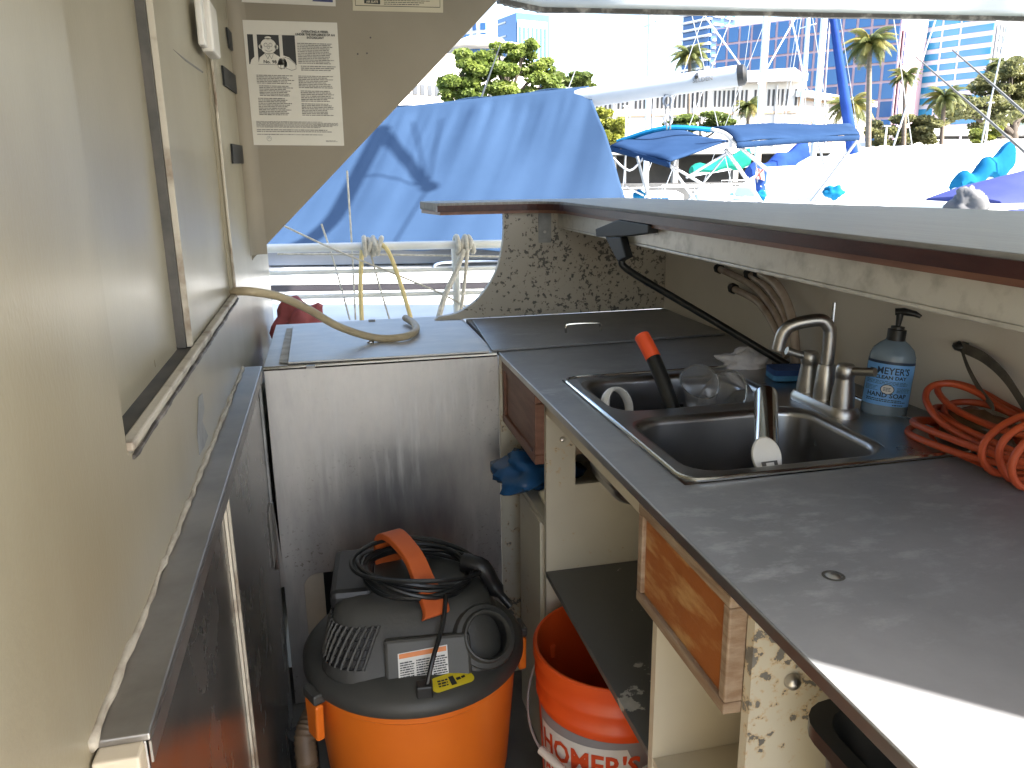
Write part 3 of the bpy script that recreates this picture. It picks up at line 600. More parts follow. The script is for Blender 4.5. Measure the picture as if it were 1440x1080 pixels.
# --- row of clear hoses with black ends
for i, (pts, lab, endp) in enumerate(((((1112, 500), (1098, 455), (1062, 405), (1012, 378)), 'clear hose with a black end plug curving furthest along the splash wall', (1003, 374)),
        (((1106, 500), (1090, 462), (1066, 425), (1032, 406)), 'clear hose with the lowest black end plug behind the faucet', (1022, 400)),
        (((1118, 500), (1106, 450), (1082, 408), (1055, 386)), 'clear hose with a black plug between two longer hoses', (1046, 381)),
        (((1122, 498), (1114, 450), (1096, 405), (1068, 384)), 'thicker clear hose rising closest to the bar fascia', (1058, 378)))):
    P_ = [atx(a, b, .958-.012*i) for a, b in pts]; hz = thing('drain_hose', lab, 'hose', P_[0], 'clear hoses behind the faucet')
    P_[0] = V(P_[0].x, P_[0].y, CT+.008)
    MB().tube(smooth_path(P_, 8), .0082+.001*(i == 3), 10).build('hose', 'hose_clear', hz, smooth=True)
    e = atx(*endp, .955-.012*i); d = (e-P_[-1]).normalized()
    MB().tube([P_[-1]-d*.004, P_[-1]+d*.008, P_[-1]+d*.009, P_[-1]+d*.016], [.0125, .0125, .008, .0078], 8).build('end_plug', 'vac_black', hz)
# --- orange extension cord coil
oc = thing('extension_cord', 'coiled orange extension cord lying at the right end of the sink', 'cord', atz(1380, 640, CT))
ca_, cb_ = atz(1316, 604, CT), atz(1500, 690, CT); ctr = (ca_+cb_)/2; lx = (cb_-ca_); ln = lx.length/2; lx.normalize(); ly = V(-lx.y, lx.x, 0)
if ly.x < 0: ly = -ly
pts = []; rnd = random.Random(5)
for q in range(7):
    ra = ln*rnd.uniform(.86, 1.08); rb = rnd.uniform(.035, .075); ox = rnd.uniform(-.012, .012); oy = rnd.uniform(-.018, .022); h0 = .010+.0065*q
    for i in range(14):
        a = 2*math.pi*i/14; e = abs(math.cos(a))**.75*math.copysign(1, math.cos(a))
        pts.append(ctr+lx*(ra*e+ox)+ly*(rb*math.sin(a)*(1-.25*math.cos(a))+oy)+V(0, 0, h0+.012*math.sin(a+q*1.3)+(.035*max(0, -math.cos(a))*(q > 4))))
MB().tube(smooth_path(pts, 4), .0051, 9).build('coil', 'orange_cord', oc, smooth=True)
wc = ctr+lx*(ln*.80)+V(0, 0, .040); pts = []
for i in range(46):
    a = 2*math.pi*i/15; pts.append(wc+ly*(.078+.004*math.sin(i))*math.cos(a)+V(0, 0, max(-.032, .050*math.sin(a)))+lx*(i*.0016-.03+.012*math.cos(a)))
MB().tube(smooth_path(pts, 3), .0051, 9).build('wrap', 'orange_cord', oc, smooth=True)
# --- strap and bag
k = atx(1352, 487, .965); sg = thing('webbing_strap', 'grey webbing strap loop hanging from a dark hook on the splash wall', 'strap', k)
for a, pl in (((0, 0, 1), ((1353, 488), (1362, 515), (1378, 545), (1398, 572))), ((0, 0, 1), ((1353, 488), (1385, 503), (1415, 530), (1445, 575)))):
    P_ = smooth_path([atx(u, v, .962-.01*i) for i, (u, v) in enumerate(pl)], 6); mb = MB(); wd = .008 if pl[1][0] == 1385 else .005
    mb.loops([[p+V(0, -.002, -wd), p+V(-.0025, 0, -wd), p+V(-.0025, 0, wd), p+V(0, .002, wd)] for p in P_], True, True); mb.build('webbing', 'strap_grey', sg)
lump(k, (.012, .012, .009), 2., .2, 12, 8).build('hook', 'vac_black', sg, smooth=True)
p = atz(1425, 596, CT+.02); p.x = min(p.x, .93); tag(lump(p, (.038, .06, .026), 5.5, .3, 30, 18, 4.).build('plastic_pouch', 'leather', smooth=True), 'brown shiny pouch lying behind the orange cord', 'pouch')
# --- cream hose from the cabin wall over the ice box lid
hp = [atx(326, 410, -.197), at(352, 410, 1.72), at(392, 417, 1.76), at(432, 434, 1.81), at(478, 460, 1.88), atz(528, 475, .918), atz(566, 474, .918), atz(584, 466, .919), atz(583, 456, .920), atz(570, 447, .922)]
hs = thing('water_hose', 'cream rubber hose coming from the cabin wall across the ice box lid', 'hose', hp[0])
MB().tube(smooth_path(hp, 7), .0092, 12).build('hose', 'hose_cream', hs, smooth=True)
q = atz(521, 481, .908); cl = thing('lid_cleat', 'small metal knob on the ice box lid under the cream hose', 'knob', q)
MB().lathe([(.009, 0), (.0085, .002), (.003, .004), (.003, .016), (.005, .018), (.001, .019)], q, 14).build('knob', 'brushed', cl, smooth=True)
# --- blue plastic bag on the low shelf
p = at(735, 662, 1.60); tag(lump(p+V(.03, 0, -.004), (.085, .07, .042), 1.7, .35, 36, 20, 5.).build('blue_bag', 'blue_bag', smooth=True), 'blue plastic bag bulging out below the dark brown drawer', 'bag')
p = at(762, 694, 1.52); tag(MB().lathe([(.001, -.02), (.02, -.02), (.022, -.016), (.022, .014), (.018, .02), (.001, .02)], (0, 0, 0), 18).xf(Matrix.Translation(p+V(.02, 0, -.01)) @ Matrix.Rotation(R(70), 4, 'Y')).build('jar_cap', 'bleach_cap', smooth=True), 'cream round cap beside the blue plastic bag', 'cap')
# --- black bin at the near end
bn = thing('storage_bin', 'black plastic bin under the near end of the worktop', 'bin', (.56, .3, .3))
k = MB(); k.loops([rrect(.44, .80, .02, .54, .03, .35), rrect(.415, .83, .0, .566, .035, .79), rrect(.402, .84, -.012, .578, .038, .792), rrect(.402, .84, -.012, .578, .038, .806), rrect(.418, .825, .004, .562, .033, .806), rrect(.44, .80, .03, .535, .03, .74)], True, True); k.build('tub', 'bin_black', bn, smooth=True)
# ------------------------------------------------------------------ buckets
def bucket(label, c, rot, full):
    o = thing('bucket', label, 'bucket', c); H = .385; k = MB()
    pr = [(.130, .0), (.132, .004), (.146, .285), (.150, .287), (.150, .296), (.147, .300), (.147, .322), (.152, .325), (.152, .334), (.149, .338), (.149, .360), (.155, .364), (.155, .383), (.152, .386), (.1475, .385), (.143, .290), (.127, .006)]
    k.lathe(pr, c, 64, cap0=True, cap1=True); k.build('shell', 'orange_bucket', o, smooth=True)
    def bf(off):
        def f(s, t):
            r_ = .132+(.146-.132)*t/.285+off; a = rot+s/.14; return c+V(r_*math.cos(a), r_*math.sin(a), t)
        return f
    lb = MB().grid(lambda u, v: bf(.0006)((u-.5)*.25, .05+v*.225), 30, 6).build('label_sheet', 'label_grey', o, smooth=True)
    w_ = MB(); b0 = bf(.0012)
    w_.grid(lambda u, v: b0(-.118+u*(.215-.035*abs(v-.55)*2), .085+v*.165+.012*u), 24, 8); w_.build('label_flag', 'label_white', lb, smooth=True)
    t_ = MB()
    for s_, sz, s0, t0 in (("HOMER'S", .062, -.012, .195), ('ALL PURPOSE', .040, -.012, .148), ('BUCKET', .056, -.012, .092)):
        kk = text_mb(s_, sz, lambda x, y: bf(.002)(x+s0, y+t0+.05*(x+s0+.1)), bold=.0016, sx=.80); t_.add(kk.v, kk.f)
    t_.build('label_print', 'ink_orange', lb)
    if full:
        m_ = MB(); dashes(m_, bf(.0012), .150, .164, .24, .14, 5, .7, .004, .009); m_.build('stamp_print', 'ink', o)
    ha = rot+1.35; hb = ha+math.pi; pts = []
    for i in range(25):
        u = i/24; a = ha-(math.pi)*u; pts.append(c+V(.166*math.cos(a), .166*math.sin(a), .305-.10*math.sin(math.pi*u)))
    hd = MB().tube(pts, .0022, 6).build('bail', 'wire', o, smooth=True)
    mid = len(pts)//2; MB().tube([pts[mid-3], pts[mid], pts[mid+3]], .008, 10).build('grip', 'white_plastic', hd, smooth=True)
    for a in (ha, hb): MB().obox(c+V(.153*math.cos(a), .153*math.sin(a), .305), (.012, 0, 0), (0, .012, 0), (0, 0, .014)).build('ear', 'orange_bucket', o, bevel=.003)
    return o
bc = V(.478, 1.245, 0); bucket('orange bucket with a grey and white lettered label beside the vacuum', V(bc.x, bc.y, .064), R(232), True)
bucket('second orange bucket standing deeper under the near cabinet shelf', V(.575, .90, .064), R(250), False)
# ------------------------------------------------------------------ shop vacuum
vc = atz(583, 903, .43); vc.z = 0; VR = .205
va = thing('shop_vacuum', 'orange drum shop vacuum with a dark grey motor head and orange handle', 'vacuum', vc)
MB().lathe([(.150, .066), (.158, .07), (.168, .16), (.1715, .165), (.1715, .172), (.174, .178), (.190, .36), (.193, .395), (.198, .400), (.198, .415)], vc, 64, cap0=True).build('drum', 'orange_drum', va, smooth=True)
MB().lathe([(.194, .4155), (.206, .416), (.209, .422), (.208, .436), (.199, .446), (.175, .456), (.15, .462), (.001, .464)], vc, 64).build('lid', 'vac_dark', va, smooth=True)
va_ang = math.atan2(-vc.y, -vc.x)           # towards the aisle
def vloc(a, r, z): return vc+V(r*math.cos(va_ang+R(a)), r*math.sin(va_ang+R(a)), z)
vd = V(math.cos(va_ang), math.sin(va_ang), 0); vl = V(-vd.y, vd.x, 0)   # vl points to camera right
for a in (-58, 100, 200):
    p = vloc(a, .205, .372); d = (p-vc); d.z = 0; d.normalize(); t_ = V(-d.y, d.x, 0)
    MB().prism([p-t_*.022+V(0, 0, .033), p+t_*.022+V(0, 0, .033), p+t_*.018+V(0, 0, -.04), p-t_*.018+V(0, 0, -.04)], d*.016).build('drum_tab', 'orange_drum', va, bevel=.004)
    p2 = p+V(0, 0, .045)+d*.006; MB().obox(p2, t_*.022, d*.012, (0, 0, .010)).build('lid_latch', 'vac_dark', va, bevel=.004)
# motor head: rounded block, flat sloping front, grille on the left shoulder
def sect(z, hx, hy, r_, oy=0): return [vc+vl*p.x+vd*(p.y+oy)+V(0, 0, z) for p in rrect(-hx, hx, -hy, hy, r_, 0, 7)]
hd = MB().loops([sect(.450, .168, .150, .08), sect(.466, .162, .142, .07), sect(.520, .148, .112, .055, -.012), sect(.540, .140, .100, .05, -.018), sect(.552, .124, .086, .045, -.02), sect(.556, .10, .07, .04, -.02)], True, True).build('motor_head', 'vac_dark', va, smooth=True, bevel=.003)
# front block that carries the label
n0 = (vd*1.0+V(0, 0, .42)).normalized(); fc = vc+vd*.142+vl*.022+V(0, 0, .480)
fup = (V(0, 0, 1)-n0*n0.z).normalized()
fbk = MB().obox(fc-n0*.03, vl*.075, fup*.042, n0*.032).build('front_block', 'vac_dark', va, bevel=.006)
def vf(off): return lambda s, t: fc+vl*s+fup*(t)+n0*(.0025+off)
w_ = MB(); flat(w_, vf(.0002), [(-.052, -.030), (.034, -.022), (.034, .026), (-.052, .018)]); lbv = w_.build('warning_label', 'label_white', fbk)
w_ = MB(); flat(w_, vf(.0006), [(-.050, .009), (.032, .016), (.032, .024), (-.050, .017)]); w_.build('label_header', 'label_orange', lbv)
w_ = MB(); fsh = lambda s, t: vf(.0006)(s, t+.09*s)
for x0 in (-.049, -.021, .008): dashes(w_, fsh, x0, x0+.025, .008, -.024, 8, .6, .002, .008)
w_.build('label_print', 'ink', lbv)
# grille ribs on the left front shoulder, laid on the surface of the head
HS = ((.466, .162, .142, .07, 0), (.520, .148, .112, .055, -.012), (.540, .140, .100, .05, -.018))
def hsurf(a, z, out=0.):
    k = 0 if z < .52 else 1; A_, B_ = HS[k], HS[k+1]; t_ = (z-A_[0])/(B_[0]-A_[0]); hx, hy, r_, oy = (A_[q]+(B_[q]-A_[q])*t_ for q in (1, 2, 3, 4))
    dx, dy = math.sin(R(a)), math.cos(R(a)); lo, hi = 0., .3
    for _ in range(30):
        mid = (lo+hi)/2; x, y = abs(dx*mid), abs(dy*mid-oy); qx, qy = max(x-hx+r_, 0), max(y-hy+r_, 0)
        if math.hypot(qx, qy) > r_ or x > hx or y > hy: hi = mid
        else: lo = mid
    return vc+vl*dx*(lo+out)+vd*dy*(lo+out)+V(0, 0, z)
gp = MB().grid(lambda u, v: hsurf(-82+u*50, .472+v*.056, .0012), 14, 4).build('grille_panel', 'vac_black', hd, smooth=True)
for i in range(13):
    a = -81+i*4.0; MB().tube([hsurf(a, .472, .002), hsurf(a, .495, .003), hsurf(a, .518, .003), hsurf(a, .529, .002)], .0033, 6).build('grille_rib', 'vac_dark', hd)
for i in range(5):
    z = .474+.0128*i; MB().tube([hsurf(a, z, .002) for a in range(-82, -30, 5)], .0026, 6).build('grille_bar', 'vac_black', hd)
MB().obox(vc-vl*.11-vd*.06+V(0, 0, .545), vl*.04, vd*.09, (0, 0, .020)).build('motor_cover', 'vac_black', hd, bevel=.012)
# blower port right of the label
pc = vc+vl*.125+vd*.105+V(0, 0, .495); pn = (vd*.75+vl*.25+V(0, 0, .55)).normalized(); Mp = frame(pc, pn, vl)
MB().loops([[Mp @ V(r_*math.cos(a), r_*math.sin(a), z) for a in [2*math.pi*i/32 for i in range(32)]] for r_, z in ((.066, -.06), (.060, -.005), (.055, .008), (.047, .010), (.0445, .022), (.0415, .023), (.0395, .020), (.038, .0))]).build('blower_port', 'vac_dark', va, smooth=True); MB().loops([[Mp @ V(r_*math.cos(a), r_*math.sin(a), z) for a in [2*math.pi*i/32 for i in range(32)]] for r_, z in ((.0385, .010), (.036, -.04), (.001, -.04))]).build('port_bore', 'vac_black', va, smooth=True)
# yellow sticker on the lid rim
def yf(off):
    return lambda s, t: vloc(math.degrees((s*1.25+.066)/.19), .180+t*1.15, .4555-(t)*.30+off)
w_ = MB(); w_.loops([[yf(.0006)(p.x, p.y) for p in rrect(-.032*k_, .032*k_, -.0135*k_, .0135*k_, .009*k_, 0, 5)] for k_ in (1, .5, .05)]); ys_ = w_.build('yellow_sticker', 'label_yellow', va)
w_ = MB(); dashes(w_, yf(.0015), -.022, -.006, .007, -.007, 3, .65, .003, .007); dashes(w_, yf(.0015), .006, .022, .003, -.003, 1, .8, .004, .008); flat(w_, yf(.0015), [(-.004, -.008), (.004, -.008), (.004, .008), (-.004, .008)]); w_.build('sticker_print', 'ink', ys_)
MB().obox(vloc(4, .185, .452), vl*.014, vd*.012, (0, 0, .016)).build('cord_clip', 'vac_black', va, bevel=.003)
# orange carry handle
hA, hB = vc-vl*.045-vd*.10+V(0, 0, .560), vc+vl*.04+vd*.085+V(0, 0, .545)
hp_ = smooth_path([hA+V(0, 0, -.01), hA+V(0, 0, .045), hA.lerp(hB, .22)+V(0, 0, .070), hA.lerp(hB, .60)+V(0, 0, .064), hA.lerp(hB, .80)+V(0, 0, .035), hB+V(0, 0, .008), hB+vd*.014+V(0, 0, -.004)], 5)
hw = (hB-hA); hw.z = 0; hw.normalize(); hw = V(-hw.y, hw.x, 0); mb = MB(); nl = []
for i, p in enumerate(hp_):
    t_ = (hp_[min(i+1, len(hp_)-1)]-hp_[max(i-1, 0)]).normalized(); n_ = t_.cross(hw).normalized(); wd = .024+.004*math.cos(i/len(hp_)*6.28)
    nl.append([p-hw*wd-n_*.006, p+hw*wd-n_*.006, p+hw*wd*.9+n_*.006, p-hw*wd*.9+n_*.006])
mb.loops(nl, True, True); mb.build('carry_handle', 'orange_handle', va, smooth=True, bevel=.003)
# wound power cord
pts = []; rnd = random.Random(3)
for q in range(6):
    rx, ry = .105+rnd.uniform(-.012, .016), .088+rnd.uniform(-.008, .01); z = .566+.006*(q % 3)+.003*q
    for i in range(20):
        a = 2*math.pi*i/20; pts.append(vc-vd*.012+vl*(rx*math.cos(a)+.012)+vd*(ry*math.sin(a))+V(0, 0, z+.007*math.sin(2*a+q)-.014*math.cos(a)))
pw = MB().tube(smooth_path(pts, 2), .0044, 8).build('power_cord', 'cord_black', va, smooth=True)
tp = [vc+vl*.06+vd*.075+V(0, 0, .567), vc+vl*.05+vd*.12+V(0, 0, .535), vloc(10, .172, .505), vloc(5, .188, .462)]
MB().tube(smooth_path(tp, 5), .0042, 8).build('cord_tail', 'cord_black', pw, smooth=True)
MB().tube(smooth_path([vc+vl*.10-vd*.02+V(0, 0, .58), vc+vl*.135+V(0, 0, .575), vc+vl*.155-vd*.0+V(0, 0, .535), vc+vl*.185+vd*.02+V(0, 0, .50)], 5), [.018]*6+[.016]*6+[.008]*4, 10).build('plug', 'vac_black', pw, smooth=True)
# floor nozzle and caster left of the drum
ns = thing('hose_nozzle', 'tan ribbed hose end lying between the vacuum and the steel cabinet', 'hose', vc-vl*.2+V(0, 0, .0))
q = at(437, 1012, 1.42); pts = [q+V(.03, .06, .02), q, q+V(-.012, -.03, -.02), q+V(-.01, -.05, -.07)]; sp_ = smooth_path(pts, 10)
MB().tube(sp_, [.020+.0022*(i % 2) for i in range(len(sp_))], 14).build('hose', 'hose_tan', ns, smooth=True)
k = at(425, 1045, 1.38); MB().tube([k+V(0, .03, 0), k+V(0, .03, -.2)], .028, 16).build('nozzle', 'vac_black', ns, smooth=True)
# ================================================================== NOTICES ON THE BULKHEAD
def sheetfn(px, n_off=-.0012):
    """bilinear sheet on the bulkhead plane from four photo corners TL TR BR BL; s,t in 0..1, t downwards"""
    c = [at(a, b, BH) for a, b in px]
    def f(off): return lambda s, t: (c[0].lerp(c[1], s)).lerp(c[3].lerp(c[2], s), t)+V(0, n_off-off, 0)
    return f
f = sheetfn(((341, 28), (474, 32), (484, 205), (355, 204)))
po = thing('safety_notice', 'white laminated safety notice with a cartoon and small print on the bulkhead', 'notice', f(0)(.5, 1))
k = MB(); k.prism([f(0)(0, 1), f(0)(1, 1), f(0)(1, 0), f(0)(0, 0)], (0, .0010, 0)); k.build('sheet', 'paper', po)
k = MB(); g_ = f(.0004)
ff = lambda u, v: g_(u, v)
for r_ in ((.035, .095, .11, .345), (.135, .365, .11, .345), (.40, .535, .11, .345)): flat(k, ff, [(r_[0], r_[3]), (r_[1], r_[3]), (r_[1], r_[2]), (r_[0], r_[2])])
cart = k.build('cartoon_panel', 'ink', po)
g2 = f(.0008); k = MB()
flat(k, g2, disc(.25, .20, .085, .062, 24)); flat(k, g2, [(.13, .345), (.15, .29), (.21, .255), (.30, .255), (.38, .29), (.40, .345)]); flat(k, g2, disc(.165, .205, .018, .018, 12)); flat(k, g2, disc(.335, .205, .018, .018, 12))
flat(k, g2, [(.045, .345), (.06, .31), (.095, .285), (.095, .345)]); flat(k, g2, [(.40, .27), (.46, .285), (.525, .335), (.53, .375), (.48, .39), (.40, .36)]); flat(k, g2, disc(.385, .335, .05, .045, 18))
flat(k, g2, disc(.25, .135, .035, .012, 12)); k.build('cartoon_figure', 'paper', cart)
g3 = f(.0012); k = MB()
def outline(pts, wd, closed=True, fn=g3):
    n = len(pts)
    for i in range(n if closed else n-1):
        a, b = V(*pts[i], 0), V(*pts[(i+1) % n], 0); d = (b-a)
        if d.length < 1e-6: continue
        d.normalize(); q = V(-d.y, d.x, 0)*wd*.7; flat(k, fn, [((a-q).x, (a-q).y), ((b-q).x, (b-q).y), ((b+q).x, (b+q).y), ((a+q).x, (a+q).y)])
outline(disc(.25, .20, .085, .062, 24), .0022); outline(disc(.222, .190, .018, .014, 12), .002); outline(disc(.272, .190, .018, .014, 12), .002)
outline(disc(.248, .212, .012, .010, 10), .002); outline(disc(.25, .215, .045, .025, 12, 30, 150), .0022, False); outline([(.21, .262), (.235, .30), (.255, .27), (.275, .30), (.295, .262)], .0022, False)
outline([(.355, .30), (.365, .375), (.405, .375), (.415, .30)], .0022); outline([(.355, .315), (.415, .315)], .0025, False); outline(disc(.385, .345, .05, .035, 16, 100, 330), .0022, False); outline([(.13, .345), (.36, .345)], .002, False)
outline([(.415, .285), (.46, .295), (.525, .340), (.528, .375), (.48, .388), (.42, .37)], .0022, False)
tm = text_mb('No. 98', .052, lambda x, y: g3(.255+x*.95, .335-y*.70), bold=.0015); k.add(tm.v, tm.f); k.build('cartoon_lines', 'ink', cart)
k = MB()
for i, l in enumerate(('OPERATING A VESSEL', 'UNDER THE INFLUENCE OF AN', 'INTOXICANT')): tm = text_mb(l, .034, lambda x, y: g3(.755+x*.88, .085+i*.024-y*.72), bold=.0012); k.add(tm.v, tm.f)
k.build('title_print', 'ink', po)
k = MB(); inv = lambda fn: (lambda s, t: fn(s, -t)); rnd = random.Random(11); d3 = inv(g3)
for x0, x1, y0, y1, n_ in ((.555, .97, .165, .335, 13), (.58, .97, .345, .39, 3), (.10, .50, .425, .50, 6), (.12, .48, .51, .60, 7), (.10, .46, .61, .755, 11), (.545, .93, .425, .53, 8), (.56, .93, .545, .64, 7), (.56, .92, .65, .755, 8), (.06, .95, .80, .855, 6), (.06, .93, .865, .893, 2), (.06, .84, .905, .917, 1), (.80, .94, .955, .97, 2)):
    dashes(k, d3, x0, x1, -y0, -y1, n_, .55, .014, .055, .22, rnd)
outline(disc(.185, .945, .025, .020, 18), .002); outline([(.17, .95), (.185, .932), (.2, .95)], .002, False); k.build('small_print', 'ink_grey', po)
f = sheetfn(((336, -190), (470, -186), (472, 9), (340, 3))); po = thing('blue_poster', 'white bordered poster with a blue picture above the safety notice', 'poster', f(0)(.5, 1))
k = MB(); k.prism([f(0)(0, 1), f(0)(1, 1), f(0)(1, 0), f(0)(0, 0)], (0, .001, 0)); k.build('sheet', 'paper', po)
k = MB(); flat(k, f(.0004), [(.03, .965), (.97, .972), (.97, .03), (.03, .03)]); k.build('picture', 'print_blue', po)
k = MB(); flat(k, f(.0008), disc(.48, .955, .28, .045, 20, 0, 360)); k.build('picture_shape', 'paper', po)
f = sheetfn(((493, -150), (622, -150), (623, 18), (496, 15))); po = thing('plaque', 'cream plaque with a thin dark border line right of the poster', 'plaque', f(0)(.5, 1))
k = MB(); k.prism([f(0)(0, 1), f(0)(1, 1), f(0)(1, 0), f(0)(0, 0)], (0, .0010, 0)); k.build('plate', 'paper_cream', po, bevel=.0004)
k = MB(); g3 = f(.0005); outline([(.03, .03), (.965, .03), (.965, .955), (.03, .955)], .004, True, g3); flat(k, g3, [(.125, .935), (.30, .94), (.30, .895), (.125, .885)]); dashes(k, inv(g3), .34, .88, -.895, -.945, 3, .4, .015, .05, .4, rnd); dashes(k, inv(g3), .1, .9, -.78, -.86, 3, .4, .015, .05, .4, rnd); k.build('border_print', 'ink', po)
tm = text_mb('AIR SLATE', .030, lambda x, y: f(.001)(.212+x*.95, .928-y*.9), bold=.001); tm.build('plate_print', 'paper_cream', po)
# ================================================================== FOREDECK RAIL AND ROPES
RY = 3.05
rl_ = thing('deck_rail', 'white tubular foredeck rail with three bars behind the ice box', 'rail', at(650, 440, RY))
def dpos(p): return V(p.x, p.y, .742)
for (a, b, c, d), rr_, nm in (((360, 350, 800, 341), .016, 'top_bar'), ((360, 385, 800, 375), .009, 'bar'), ((360, 420, 800, 408), .009, 'bar')):
    MB().tube([at(a-160, b+3, RY), at(c, d, RY)], rr_, 12).build(nm, 'rail_white', rl_, smooth=True)
for u in (300, 640, 780): p = at(u, 345, RY); MB().tube([p, dpos(p)], .015, 12).build('post', 'rail_white', rl_, smooth=True)
def rope(label, px, r_, mat, cat='rope'):
    P_ = smooth_path([at(u, v, y) for u, v, y in px], 6); o = MB().tube(P_, r_, 8).build('rope', mat, smooth=True); return tag(o, label, cat)
def knot(label, u, v, sd_):
    o = thing('rope_lashing', label, 'rope', at(u, v, RY)); c = at(u, v, RY-.005)
    for j in range(6):
        pts = [c+V(-.030+.011*j+.010*math.sin(sd_*3+j*2.2)*math.cos(a+j), (.026+.005*math.sin(j*1.7+sd_))*math.cos(a), (.027+.006*math.cos(j*2.3))*math.sin(a)) for a in [2*math.pi*i/12 for i in range(13)]]; MB().tube(pts, .0092, 8).build('turn', 'rope', o, smooth=True)
    return o
kn = knot('cream rope lashing tied round the top rail above the yellow hose', 524, 346, 1.)
kn = knot('thicker rope lashing tied round the top rail beside the rail post', 653, 344, 2.)
rope('frayed rope tail hanging from the lashing beside the rail post', [(652, 350, RY-.03), (642, 380, RY-.035), (626, 415, RY-.04), (617, 446, RY-.06)], .011, 'rope')
rope('second pale rope hanging straight down beside the rail post', [(658, 350, RY-.03), (654, 390, RY-.03), (648, 440, RY-.04)], .007, 'rope')
rope('yellow hose hanging straight down from the rail', [(509, 352, RY-.02), (507, 400, RY-.02), (509, 455, RY-.06)], .0085, 'rope_yellow', 'hose')
rope('yellow hose curving down to the right from the rope lashing', [(528, 340, RY-.01), (545, 352, RY-.03), (562, 395, RY-.04), (580, 455, RY-.08)], .0085, 'rope_yellow', 'hose')
for lab, px in (('thin white line slanting across the rail bars to the right', [(400, 318, RY-.05), (480, 355, RY-.03), (610, 408, RY-.03), (670, 440, RY)]),
                ('thin white line dropping from the bulkhead past the top rail', [(452, 315, RY+.06), (470, 370, RY+.05), (492, 450, RY)]),
                ('thin white line hanging close beside the straight yellow hose', [(488, 240, RY+.08), (495, 350, RY+.06), (500, 450, RY)]),
                ('thin twisted line hanging between the two yellow hoses', [(521, 355, RY-.01), (533, 400, RY), (548, 450, RY-.02)])):
    rope(lab, px, .0035, 'rope', 'line')
rope('thin line tied along the rail just under the top bar', [(390, 357, RY+.03), (540, 358, RY+.03), (710, 361, RY+.03)], .004, 'rope', 'line')
p = at(420, 444, 2.55); tag(lump(V(p.x, p.y, .83), (.075, .06, .085), 4.4, .35, 30, 18, 4.).build('red_cloth', 'red_cloth', smooth=True), 'bunched faded red cloth on the foredeck behind the ice box', 'cloth')
# ================================================================== NEIGHBOUR SAILBOAT UNDER THE BLUE TARP
tb_ = thing('tarp_sailboat', 'white sailboat moored ahead with its boom carried over the deck', 'sailboat', at(600, 400, 6.2)*1)
ri0, ri1 = at(330, 176, 6.9), at(828, 121, 6.0); rdir = (ri1-ri0).normalized()
bo0, bo1 = at(330, 352, 5.7), at(908, 352, 4.9)
tp = thing('blue_tarp', 'large blue tarp tented over the boom of the moored sailboat', 'tarp', bo1)
def tarp_pt(u, v):
    top_, bot = ri0.lerp(ri1, u), bo0.lerp(bo1, u); p = top_.lerp(bot, v)
    sag = -.05*math.sin(math.pi*v)*1.0
    x = (u+.26*v)*7.0; tp_ = min(1, v/.10); fold = tp_*( .050*noise.noise(V(x*1.1, v*.7, 2.))*(1-.4*v)+.035*noise.noise(V(x*2.7, v*.9, 5.))*(1-.8*v)+.014*noise.noise(V(x*7, v*2., 9.))*(1-v)**2)
    return p+V(0, -.72, .69)*(sag*.4+fold)+V(0, 0, sag*.25)
MB().grid(tarp_pt, 150, 50).build('near_side', 'tarp', tp, smooth='all', solid=.004)
MB().grid(lambda u, v: (ri0.lerp(ri1, u)).lerp(bo0.lerp(bo1, u)+V(0, 2.1, 0), v)+V(0, .006, 0)+V(0, .7, .7)*(.02*math.sin(u*30+v)+.0), 60, 8).build('far_side', 'tarp', tp, smooth='all', solid=.004)
bdir = (at(1045, 104, 5.35)-at(832, 136, 5.98)); bo_e = at(1040, 106, 5.37); bo_s = at(832, 134, 5.98); bst = bo_s-bdir.normalized()*4.6
boom = thing('boom', 'white aluminium boom with a grey underside running out from under the tarp', 'boom', bo_e)
MB().tube([bst, bo_e], .062, 20, flat=1.2).build('spar', 'boom_alu', boom, smooth=True)
bd = bdir.normalized(); MB().tube([bo_e-bd*.01, bo_e+bd*.03, bo_e+bd*.05], [.064, .062, .04], 20, flat=1.2).build('end_cap', 'vac_black', boom, smooth=True)
bu = V(0, 0, 1)-bd*bd.z; bu.normalize(); bn_ = bd.cross(bu); bn_ = bn_ if bn_.y < 0 else -bn_
tm = text_mb('SELDEN', .040, lambda x, y: bo_e-bd*.24+bd*x+bu*(y-.012)+bn_*(.078-abs(y-.012)*.15), bold=.001); tm.build('spar_print', 'ink_grey', boom)
MB().tube([bo_e-bd*.28+bu*.07, bo_e-bd*.28+bu*.02+bn_*.09], .014, 6).build('boom_eye', 'vac_black', boom)
# mainsheet tackle
q0, q1 = at(938, 128, 5.68), at(940, 182, 5.55); ms = thing('mainsheet_blocks', 'pair of mainsheet pulley blocks hanging under the boom', 'pulley', q0)
for i, t_ in enumerate((.25, .75)):
    c = q0.lerp(q1, t_); MB().loops([[c+V((.028+.009*math.cos(b))*math.cos(a), .012*math.sin(b), (.036+.009*math.cos(b))*math.sin(a)) for a in [2*math.pi*j/20 for j in range(20)]] for b in [2*math.pi*j/8 for j in range(9)]]).build('block', 'gel_grey', ms, smooth=True)
for dx in (-.022, .022): MB().tube([q0+V(dx, 0, .04), q1+V(dx*.6, 0, 0)], .006, 6).build('line', 'rod_dark', ms)
MB().tube([at(868, 138, 5.9), q0], .008, 6).build('line', 'rod_dark', ms)
